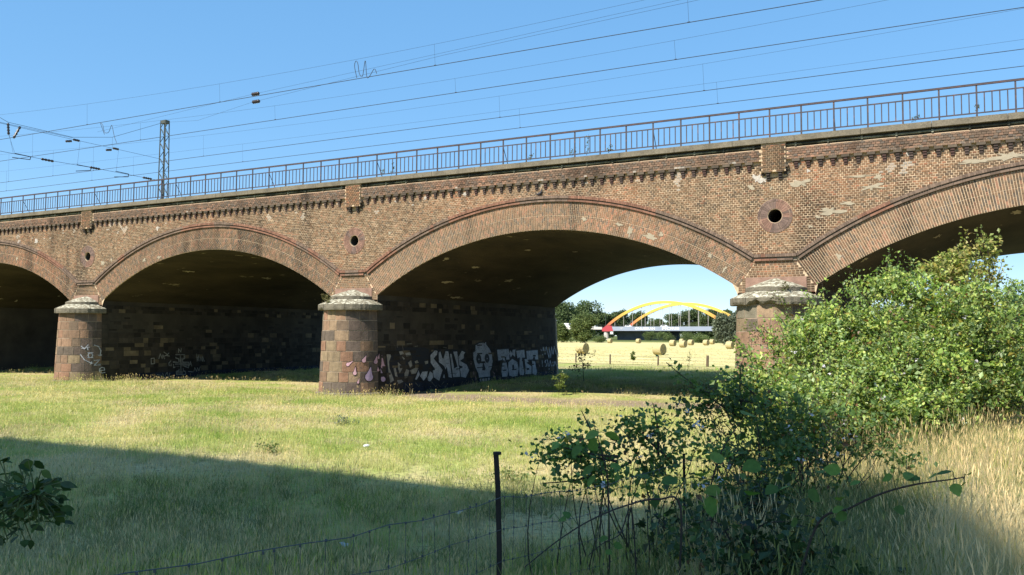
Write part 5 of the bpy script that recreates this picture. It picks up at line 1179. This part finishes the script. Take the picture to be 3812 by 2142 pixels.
cane('bramble_cane', 'upright bramble with large round leaves amid the shaded bush', [z3(780, 1300, 5.6)*[1, 1, 0]+[0, 0, .7], z3(760, 800, 5.6), z3(740, 600, 5.6), z3(680, 380, 5.6), z3(640, 230, 5.6)], .006, .0025,
    [z3(735, 340, 5.5), z3(620, 385, 5.5), z3(550, 430, 5.5), z3(650, 600, 5.5), z3(655, 665, 5.5), z3(745, 590, 5.5), z3(860, 600, 5.5), z3(690, 330, 5.5)], .10)
cane('bramble_cane', 'tall bramble with big dark leaves against the sunlit field edge', [z3(1600, 1300, 5.4)*[1, 1, 0]+[0, 0, .72], z3(1560, 900, 5.5), z3(1600, 600, 5.5), z3(1700, 380, 5.5), z3(1850, 190, 5.5)], .0065, .0025,
    [z3(1580, 300, 5.4), z3(1735, 385, 5.4), z3(1800, 190, 5.4), z3(1840, 500, 5.4), z3(1555, 540, 5.4), z3(1510, 650, 5.4), z3(1230, 740, 5.4), z3(1450, 750, 5.4), z3(1550, 830, 5.4), z3(1640, 780, 5.4), z3(1950, 580, 5.4), z3(1900, 800, 5.4), z3(1300, 700, 5.4)], .115)
cane('bramble_cane', 'arching bramble cane with toothed leaves pointing right over dry grass', [z4_(100, 1300, 4.6)*[1, 1, 0]+[0, 0, .9], z4_(350, 1120, 4.6), z4_(600, 965, 4.5), z4_(850, 850, 4.45), z4_(1100, 785, 4.4), z4_(1320, 755, 4.4), z4_(1440, 735, 4.4)], .008, .003,
    [z4_(1045, 700, 4.4), z4_(545, 690, 4.5), z4_(620, 640, 4.5), z4_(680, 760, 4.4), z4_(1010, 985, 4.35), z4_(530, 880, 4.4), z4_(920, 725, 4.4), z4_(1230, 725, 4.4), z4_(1120, 740, 4.4), z4_(590, 1000, 4.4), z4_(480, 985, 4.4), z4_(230, 1050, 4.5), z4_(80, 800, 4.6), z4_(300, 830, 4.5), z4_(380, 690, 4.6), z4_(1350, 690, 4.4), z4_(1450, 720, 4.4), z4_(1360, 780, 4.4), z4_(180, 800, 4.6), z4_(1440, 770, 4.4)], .075)
# overhanging branch at the lower left edge
LB = []
for q in range(230):
    a = rng.uniform(-120, 235); y = 1865+rng.normal()*85
    if a > 130 and not 1770 < y < 1950: y = 1850+rng.normal()*50
    LB.append(pxd(a, np.clip(y, 1715, 2010), 3.0+rng.normal()*.12))
cane('hawthorn_branch', 'dark leafy branch hanging into the picture at the lower left edge', [pxd(-420, 2350, 3.0)*[1, 1, 0]+[0, 0, .8], pxd(-330, 2080, 3), pxd(-150, 1930, 3), pxd(30, 1880, 3), pxd(130, 1850, 3)], .009, .003, LB, .046, False, 'twig', LN, 'branch', ((.05, .085, .022), (.07, .11, .03), (.035, .065, .018), (.055, .075, .035)))

# small saplings under the arch and weeds on the wall
def sapling(name, lab, base, h, spread, nl, size, pal_, lean=0., cat='sapling', twigc='twig', zmin=.3):
    t = thing(name, lab, cat, base); b = MB(); lf = MB()
    top = np.array([lean, 0, h]); k = np.linspace(0, 1, 7)[:, None]
    b.tube(k*top+np.sin(k*pi)*np.array([.03, .02, 0]), np.linspace(.012, .004, 7)*max(h, .4), 5)
    for q in range(9):
        a = rng.uniform(0, 2*pi); z0 = rng.uniform(zmin, .95); p0 = top*z0; e = p0+np.array([cos(a)*spread*rng.uniform(.5, 1), sin(a)*spread*rng.uniform(.5, 1), h*rng.uniform(-.02, .22)])
        b.tube([p0, (p0+e)/2+[0, 0, .03*h], e], [.006*h, .004*h, .002*h], 4)
        n = nl//9; u = rng.uniform(.25, 1.05, n)[:, None]; leaves(lf, p0+(e-p0)*u+rng.normal(size=(n, 3))*spread*.12, size*rng.uniform(.7, 1.3, n), shade(pal_, n), .5, .36)
    b.build('stem', M[twigc], t); lf.build('foliage', M['leaf'], t, kind='stuff'); return t
sapling('sapling', 'little sunlit sapling at the far end of the graffiti wall', (7.76, 4.4, 0), 1.0, .38, 260, .10, [(.12, .17, .04), (.16, .20, .05)], .1)
sapling('sapling', 'dark thin sapling silhouetted before the hay field under the arch', (5.47, 12.5, .1), 1.75, .75, 200, .11, [(.06, .07, .025), (.08, .07, .03)], -.15)
sapling('sapling', 'small green shrub by the field fence posts', (-.9, 37.6, .15), 1.05, .3, 240, .14, [(.10, .15, .035), (.13, .17, .04)], 0)
sapling('sapling', 'thin dry weed stem standing left of the thick fence post', (4.2, 36.2, .15), 1.3, .25, 70, .09, [(.16, .15, .06), (.12, .12, .05)], .1)
WD = [(1.5, -.12, .35, 'weeds growing on the coping above the second pier'), (2.0, -.1, .55, 'taller weed on the coping right of the second pier'), (10.4, -.12, .35, 'weeds on the coping above the largest arch, left tuft'), (11.0, -.1, .8, 'tall pale weed leaning on the railing above the largest arch'), (11.9, -.12, .3, 'weeds on the coping above the largest arch, right tuft'), (23.9, -.1, .5, 'thin weed between the bars at the right end of the railing'), (22.2, -.1, .2, 'tiny weed at the railing foot near the right end'), (8.6, -.1, .25, 'small weed at the railing foot left of the largest arch crown')]
for x, y, h, lab in WD: sapling('coping_weed', lab, (x, y, 9.375), h, .13, 60, .05, [(.12, .14, .05), (.22, .20, .09), (.09, .12, .04)], .08, 'weed', 'stem_green', .1)
for i, (x, y, z, lab) in enumerate([(-.42, -1.15, 4.0, 'dry plants rooted on the second pier cap'), (-.75, -1.05, 3.98, 'grass tuft on the left of the second pier cap'), (-.3, -1.38, 3.72, 'weeds hanging from the broken second pier cap edge'), (18.35, -1.0, 4.05, 'wilted stems on the right pier cap')]):
    sapling('cap_weed', lab, (x, y, z), .32, .18, 110, .05, [(.16, .15, .06), (.11, .13, .045), (.20, .16, .08)], .05, 'weed', 'stem_green', .05)
# brambles climbing the right pier
t = thing('climbing_bramble', 'leafy bramble shoots climbing over the right pier cap', 'bramble', (18.6, -1.9, .8)); o0 = np.array((18.6, -1.9, .8)); b = MB(); lf = MB()
for P in ([(18.9, -1.9, .9), (18.75, -1.75, 2.2), (18.6, -1.62, 3.3), (18.3, -1.55, 3.75), (17.95, -1.35, 4.0)], [(18.6, -1.8, .9), (18.2, -1.7, 2.0), (17.6, -1.6, 2.9), (17.1, -1.5, 2.95)], [(18.9, -1.9, 1.2), (19.2, -1.6, 2.6), (19.3, -1.3, 3.3), (18.9, -1.4, 3.6)]):
    P = np.array(P)-o0; b.tube(P, .006, 4); n = 170; u = rng.uniform(0, len(P)-1.001, n); i = u.astype(int); f = (u-i)[:, None]
    leaves(lf, P[i]*(1-f)+P[i+1]*f+rng.normal(size=(n, 3))*.1, .07*rng.uniform(.6, 1.3, n), shade([(.11, .16, .03), (.15, .19, .04), (.08, .12, .03)], n), .4, .38)
b.build('stem', M['twig'], t); lf.build('foliage', M['leaf'], t, kind='stuff')

# ================================================================ grass
def grass_mat(name, a, c, d, transl=.35):
    m = bpy.data.materials.new(name); m.use_nodes = True; N = m.node_tree.nodes; L = m.node_tree.links; p = N['Principled BSDF']; p.inputs['Roughness'].default_value = .6; p.inputs['Specular IOR Level'].default_value = .2
    g = N.new('ShaderNodeNewGeometry'); n1 = N.new('ShaderNodeTexNoise'); n1.inputs['Scale'].default_value = .33; n1.inputs['Detail'].default_value = 4; L.new(g.outputs['Position'], n1.inputs['Vector'])
    oi = N.new('ShaderNodeObjectInfo')
    r1 = N.new('ShaderNodeMapRange'); r1.inputs[1].default_value = .40; r1.inputs[2].default_value = .62; L.new(n1.outputs[0], r1.inputs[0])
    ad = N.new('ShaderNodeMath'); ad.operation = 'MULTIPLY_ADD'; L.new(oi.outputs['Random'], ad.inputs[0]); ad.inputs[1].default_value = .7; L.new(r1.outputs[0], ad.inputs[2])
    rp = N.new('ShaderNodeValToRGB'); e = rp.color_ramp.elements; e[0].position = .15; e[0].color = (*a, 1); e[1].position = 1.0; e[1].color = (*c, 1); x = rp.color_ramp.elements.new(.58); x.color = (*d, 1)
    dv = N.new('ShaderNodeMath'); dv.operation = 'DIVIDE'; dv.inputs[1].default_value = 1.7; L.new(ad.outputs[0], dv.inputs[0]); L.new(dv.outputs[0], rp.inputs[0])
    at_ = N.new('ShaderNodeAttribute'); at_.attribute_name = 'col'; mx = N.new('ShaderNodeMix'); mx.data_type = 'RGBA'; mx.blend_type = 'MULTIPLY'; mx.inputs[0].default_value = 1; L.new(rp.outputs[0], mx.inputs[6]); L.new(at_.outputs['Color'], mx.inputs[7])
    L.new(mx.outputs[2], p.inputs['Base Color']); tr = N.new('ShaderNodeBsdfTranslucent'); L.new(mx.outputs[2], tr.inputs[0]); ms = N.new('ShaderNodeMixShader'); ms.inputs[0].default_value = transl
    L.new(p.outputs[0], ms.inputs[1]); L.new(tr.outputs[0], ms.inputs[2]); L.new(ms.outputs[0], N['Material Output'].inputs[0]); return m
M['grass'] = grass_mat('meadow_blades', (.29, .40, .085), (.68, .61, .33), (.52, .53, .20))
M['straw'] = grass_mat('dry_stalks', (.46, .42, .22), (.70, .61, .37), (.58, .51, .29), .3)
M['long_green'] = grass_mat('long_blades', (.10, .16, .045), (.40, .36, .20), (.19, .23, .075), .35)
def tuft(name, n, h, rad, w, m, seeds=0, bend=.35):
    b = MB(); V, F, C = [], [], []
    for i in range(n):
        a = rng.uniform(0, 2*pi); r = rad*sqrt(rng.random()); hh = h*rng.uniform(.45, 1.1); p = np.array([r*cos(a), r*sin(a), -.02]); la = rng.uniform(0, 2*pi); ln = np.array([cos(la), sin(la), 0])*hh*bend*rng.uniform(.2, 1.2)
        s_ = np.array([-sin(la+1), cos(la+1), 0])*w*rng.uniform(.6, 1.2); k = len(V)
        q = p+ln*.35+[0, 0, hh*.6]; e = p+ln+[0, 0, hh]
        V += [p-s_, p+s_, q+s_*.75, q-s_*.75, e]; F += [(k, k+1, k+2, k+3), (k+3, k+2, k+4)]
        c = rng.uniform(.75, 1.2); C += [(c*.8, c*.8, c*.8)]*2+[(c, c, c)]*3
    for i in range(seeds):
        a = rng.uniform(0, 2*pi); r = rad*sqrt(rng.random()); hh = h*rng.uniform(1.0, 1.45); la = rng.uniform(0, 2*pi); ln = np.array([cos(la), sin(la), 0])*hh*.22*rng.uniform(.2, 1.3)
        p = np.array([r*cos(a), r*sin(a), -.02]); e = p+ln+[0, 0, hh]; q = p+ln*.4+[0, 0, hh*.6]; s_ = np.array([-sin(la), cos(la), 0])*w*.45; k = len(V)
        V += [p-s_, p+s_, q+s_*.8, q-s_*.8, e]; F += [(k, k+1, k+2, k+3), (k+3, k+2, k+4)]; C += [(1.15, 1.0, .85)]*5
        d = (e-q); d /= np.linalg.norm(d); k = len(V); sl = .10*min(1, h*2.2); sw = w*1.5*np.array([-sin(la), cos(la), 0]); V += [e-d*sl*.3, e+d*sl*.3+sw, e+d*sl, e+d*sl*.3-sw]; F += [(k, k+1, k+2, k+3)]; C += [(1.25, 1.05, .9)]*4
    b.add(np.array(V), F, np.array(C)); me = b.mesh(name); me.materials.append(m); return bpy.data.objects.new(name, me)
def scatter(name, lab, pts, scl, variants, cat='grass'):
    c = bpy.data.collections.new(name+'_tufts')
    for v in variants: c.objects.link(v)
    n = len(pts); me = bpy.data.meshes.new(name); me.vertices.add(n); me.vertices.foreach_set('co', np.asarray(pts, np.float32).ravel())
    a = me.attributes.new('rot', 'FLOAT_VECTOR', 'POINT'); rt = np.stack([rng.normal(0, .09, n), rng.normal(0, .09, n), rng.uniform(0, 2*pi, n)], 1); a.data.foreach_set('vector', rt.astype(np.float32).ravel())
    a = me.attributes.new('scl', 'FLOAT_VECTOR', 'POINT'); a.data.foreach_set('vector', np.asarray(scl, np.float32).ravel())
    a = me.attributes.new('var', 'INT', 'POINT'); a.data.foreach_set('value', rng.integers(len(variants), size=n).astype(np.int32))
    o = bpy.data.objects.new(name, me); col.objects.link(o)
    g = bpy.data.node_groups.new(name, 'GeometryNodeTree'); g.interface.new_socket('Geometry', in_out='INPUT', socket_type='NodeSocketGeometry'); g.interface.new_socket('Geometry', in_out='OUTPUT', socket_type='NodeSocketGeometry')
    N = g.nodes; gi = N.new('NodeGroupInput'); go = N.new('NodeGroupOutput'); ip = N.new('GeometryNodeInstanceOnPoints'); ci = N.new('GeometryNodeCollectionInfo'); ci.inputs['Collection'].default_value = c; ci.inputs['Separate Children'].default_value = True; ci.inputs['Reset Children'].default_value = True
    ip.inputs['Pick Instance'].default_value = True
    def na(nm, ty): x = N.new('GeometryNodeInputNamedAttribute'); x.data_type = ty; x.inputs[0].default_value = nm; return x.outputs[0]
    l = g.links; l.new(gi.outputs[0], ip.inputs['Points']); l.new(ci.outputs[0], ip.inputs['Instance']); l.new(na('var', 'INT'), ip.inputs['Instance Index']); l.new(na('rot', 'FLOAT_VECTOR'), ip.inputs['Rotation']); l.new(na('scl', 'FLOAT_VECTOR'), ip.inputs['Scale']); l.new(ip.outputs[0], go.inputs[0])
    md = o.modifiers.new('scatter', 'NODES'); md.node_group = g
    return tag(o, lab, cat, None, 'stuff')
def frustum(N, d0, d1, m=.10, pw=1.):
    d = d0+(d1-d0)*rng.random(N)**pw; u = rng.uniform(-m, 1+m, N); lat = (u-.5)*36/30.13*d
    f = np.array([-sin(YAW), cos(YAW)]); r = np.array([cos(YAW), sin(YAW)]); return CAM[0]+f[0]*d+r[0]*lat, CAM[1]+f[1]*d+r[1]*lat, d
def in_pier(x, y, g=.0):
    p = np.round(x/L_); dx = x-p*L_
    return ((np.abs(dx) < 1.5+g) & (y > 0) & (y < D_)) | (dx**2+y**2 < (1.58+g)**2) | (dx**2+(y-D_)**2 < (1.5+g)**2)
x, y, d = frustum(64000, 5., 60., .12, 1.15)
wob = (fbm(x, y, 1.7, 201)-.5)*3
und = (y+wob > -.5) & (y+wob < 6)
keep_ = ((d > 17) | (fbm(x, y, 1.3, 303) > .40) | (rng.random(len(x)) < .3)) & ~in_pier(x, y) & (y < 41) & (y > -33) & (x < 24.25+.4*(fbm(x, y, .8, 7)-.5)) & (~und | (rng.random(len(x)) < .06)) & ~((y > 5.5) & (y < D_) & (rng.random(len(x)) < .5))
x, y, d = x[keep_], y[keep_], d[keep_]; n = len(x)
hm = .42+.85*fbm(x, y, 2.4, 202)**1.3+.25*rng.random(n); hm *= np.where(y > 20, 1.5, 1)*np.where(d > 22, 1.15, 1)*np.where(d < 14, 1.25, 1)
w_ = np.clip(d/16, .8, 2.2)
drym = (fbm(x, y, 2.2, 77)+.20*(y < -16.5)+.03*(d < 12)+.05*(y > -5) > .555) & (rng.random(n) < .75)
GV = [tuft('tuft', 15, .17, .12, .0036, M['grass'], 1, .45), tuft('tuft', 18, .14, .13, .004, M['grass'], 0, .6), tuft('tuft', 12, .21, .10, .0034, M['grass'], 2, .4), tuft('tuft', 14, .15, .14, .0038, M['grass'], 1, .7)]
scatter('meadow_grass', 'short yellow-green meadow grass covering the ground before and behind the viaduct', np.stack([x, y, gz(x, y)], 1)[~drym], np.stack([w_, w_, hm], 1)[~drym], GV)
scatter('dry_meadow_grass', 'patches of dry straw-coloured grass in the meadow', np.stack([x, y, gz(x, y)], 1)[drym], np.stack([w_, w_, hm], 1)[drym], [tuft('tuft', 15, .16, .13, .0034, M['straw'], 2, .6), tuft('tuft', 13, .13, .14, .0036, M['straw'], 1, .8)])
# seed-heavy taller grass along the foot of the piers and walls
x, y, d = frustum(9000, 18, 50, .05); sel_ = (y > -3.2+1.2*fbm(x, y, 2, 5)) & (y < .8) & ~in_pier(x, y, -.02) & (rng.random(len(x)) < np.where((x > 3) & (x < 8.5), .12, .75)*np.where((x > 8) & (x < 16) & (y > -1.5), .3, 1)*np.clip((y+3.2)/2, .1, 1)); x, y, d = x[sel_], y[sel_], d[sel_]; n = len(x)
scatter('seeding_grass', 'taller pale seeding grass along the foot of the piers', np.stack([x, y, gz(x, y)], 1), np.stack([np.full(n, 1.3)]*2+[rng.uniform(.6, 1.25, n)], 1), [tuft('seed_tuft', 9, .26, .12, .004, M['grass'], 5, .4), tuft('seed_tuft', 8, .30, .10, .004, M['straw'], 4, .4)])
# tall dry grass between fence and path
x = rng.uniform(17.8, 25.6, 17000); y = rng.uniform(-27.4, -5, 17000); d = np.hypot(x-CAM[0], y-CAM[1])
edge = 20.6+.9*(fbm(x, y, 1.5, 31)-.5)+np.clip((-19-y)*.12, -.6, .8)
sel_ = (x > edge) & (d > 2.7) & ((x < 24.15+.5*(fbm(x, y, .9, 8)-.5)) | ((y > -21) & (x < 25.6))) & (rng.random(17000) < np.clip(12/d, .35, 1)*1.0); x, y, d = x[sel_], y[sel_], d[sel_]; n = len(x)
hh = rng.uniform(.5, 1.0, n)*(.6+.55*fbm(x, y, 1.2, 33))*np.clip((24.9-x)/1.2, .45, 1)
green = (fbm(x, y, 1.6, 35)+(23.2-x)*.11 > .50)
TS = [tuft('straw_tuft', 14, .58, .10, .0017, M['straw'], 6, .35), tuft('straw_tuft', 13, .50, .12, .0018, M['straw'], 7, .5), tuft('straw_tuft', 16, .42, .13, .002, M['straw'], 5, .6)]
TG = [tuft('long_tuft', 17, .46, .11, .0026, M['long_green'], 3, .55), tuft('long_tuft', 16, .38, .13, .0028, M['long_green'], 1, .75)]
q = ~green; scatter('dry_tall_grass', 'tall straw-coloured dry grass between the fence and the path at right', np.stack([x, y, gz(x, y)], 1)[q], np.stack([np.full(n, 1.1), np.full(n, 1.1), hh], 1)[q], TS)
scatter('long_green_grass', 'long dark green grass around the bramble canes', np.stack([x, y, gz(x, y)], 1)[green], np.stack([np.full(n, 1.1), np.full(n, 1.1), hh], 1)[green], TG)
# coarser longer tufts in the shaded foreground meadow
x, y, d = frustum(5200, 5.5, 15, .1); sel_ = (x < 20.9) & (y < -14) & (fbm(x, y, 1.9, 44) > .5); x, y, d = x[sel_], y[sel_], d[sel_]; n = len(x)
scatter('coarse_grass', 'coarse longer grass tufts in the shaded foreground', np.stack([x, y, gz(x, y)], 1), np.stack([np.full(n, 1.1), np.full(n, 1.1), rng.uniform(.35, .75, n)], 1), TG+[tuft('wisp_tuft', 7, .42, .1, .0026, M['straw'], 4, .5)])
# pale single seed stalks standing above the foreground grass
x, y, d = frustum(3600, 5.5, 24, .1); sel_ = (x < 21.2) & (y < -6) & (fbm(x, y, 2.6, 52) > .44); x, y, d = x[sel_], y[sel_], d[sel_]; n = len(x)
scatter('seed_stalks', 'scattered pale seed stalks above the meadow grass', np.stack([x, y, gz(x, y)], 1), np.stack([np.full(n, 1.0), np.full(n, 1.0), rng.uniform(.6, 1.2, n)], 1), [tuft('stalk_tuft', 1, .3, .12, .0022, M['straw'], 3, .5), tuft('stalk_tuft', 0, .34, .15, .0022, M['straw'], 2, .5)])
# stubble on the mown field, near part
x, y, d = frustum(9000, 66, 175, .06); sel_ = (y > 40) & (y < 150); x, y, d = x[sel_], y[sel_], d[sel_]; n = len(x)
M['stubble'] = grass_mat('stubble', (.52, .50, .20), (.74, .62, .34), (.64, .56, .28), .3)
scatter('stubble', 'pale mown stubble on the hay field', np.stack([x, y, np.full(n, .15)], 1), np.stack([np.full(n, 4.)]*2+[rng.uniform(.5, 1.1, n)], 1), [tuft('stubble_tuft', 14, .13, .14, .006, M['stubble'], 0, .6)], 'stubble')

# ================================================================ litter and weeds in the meadow
for i, (px_, py_, lab) in enumerate([(1718, 1872, 'scrap of white litter in the shaded grass left of the iron post'), (1277, 1967, 'crumpled white litter in the shaded grass, lower middle'), (683, 2130, 'white litter at the bottom edge of the meadow'), (1365, 1612, 'small white scrap in the sunlit meadow')]):
    dd = [12.2, 10.1, 8.2, 19.][i]*1.; p = pxd(px_, py_, dd); p[2] = gz(p[0], p[1])+.06; b = MB(); n = 9
    v = [(rng.normal()*.02, rng.normal()*.02, .06)]+[(.075*cos(2*pi*k/n)*rng.uniform(.6, 1.2), .055*sin(2*pi*k/n)*rng.uniform(.6, 1.2), rng.uniform(0, .07)) for k in range(n)]
    b.add(v, [(0, 1+k, 1+(k+1) % n) for k in range(n)]); o = b.build('litter', M['litter']); o.location = p; tag(o, lab, 'litter')
for i, (px_, py_, dd, lab) in enumerate([(1010, 1635, 18., 'dark weed patch in the sunlit meadow left of centre'), (1290, 1535, 24., 'pale thistle in the sunlit meadow below the second pier'), (1900, 1765, 15.2, 'dark weed patch just above the shadow edge left of the iron post')]):
    p = pxd(px_, py_, dd); sapling('meadow_weed', lab, (p[0], p[1], float(gz(p[0], p[1]))), .2, .4, 200, .06, [(.12, .17, .05), (.15, .20, .06)] if i != 1 else [(.20, .22, .16), (.14, .17, .10)], 0, 'weed', 'stem_green', .05)

# ================================================================ unseen deck added behind the photographer to cast the foreground shadow
hb = thing('shadow_deck', 'unseen concrete deck added behind the viewpoint to shade the foreground grass', 'bridge', (-40, -50, 0))
SYc = math.cos(SUN_A)/math.tan(SUN_EL); SXc = math.sin(SUN_A)/math.tan(SUN_EL)
ZT = (-16.9+42)/SYc; XE = -200
# outline of the wanted foreground shadow; the deck is shaped to cast it
SH = [(-100, -16.9), (17.6, -16.9), (20.4, -18.4), (22.7, -20.2), (23.7, -22.3), (24.3, -25.), (24.8, -33.), (-100, -33.)]
top_ = [(x-(ZT-1.1)*SXc, y-(ZT-1.1)*SYc-(.96 if k < 2 else .0)) for k, (x, y) in enumerate(SH)]
b = MB(); n = len(top_); v = [(x, y, ZT) for x, y in top_]+[(x, y, ZT-1.6) for x, y in top_]
b.add(v, [tuple(range(n))[::-1], tuple(range(n, 2*n))]+[(i_, (i_+1) % n, n+(i_+1) % n, n+i_) for i_ in range(n)]); keep(b.build('deck', M['pale_conc']), hb)
for x in (-100, -70, -40, -10):
    b = MB(); b.tube([(x, -50, -1), (x, -50, ZT-1.5)], 1.4, 16); keep(b.build('shadow_deck_column', M['pale_conc']), hb)
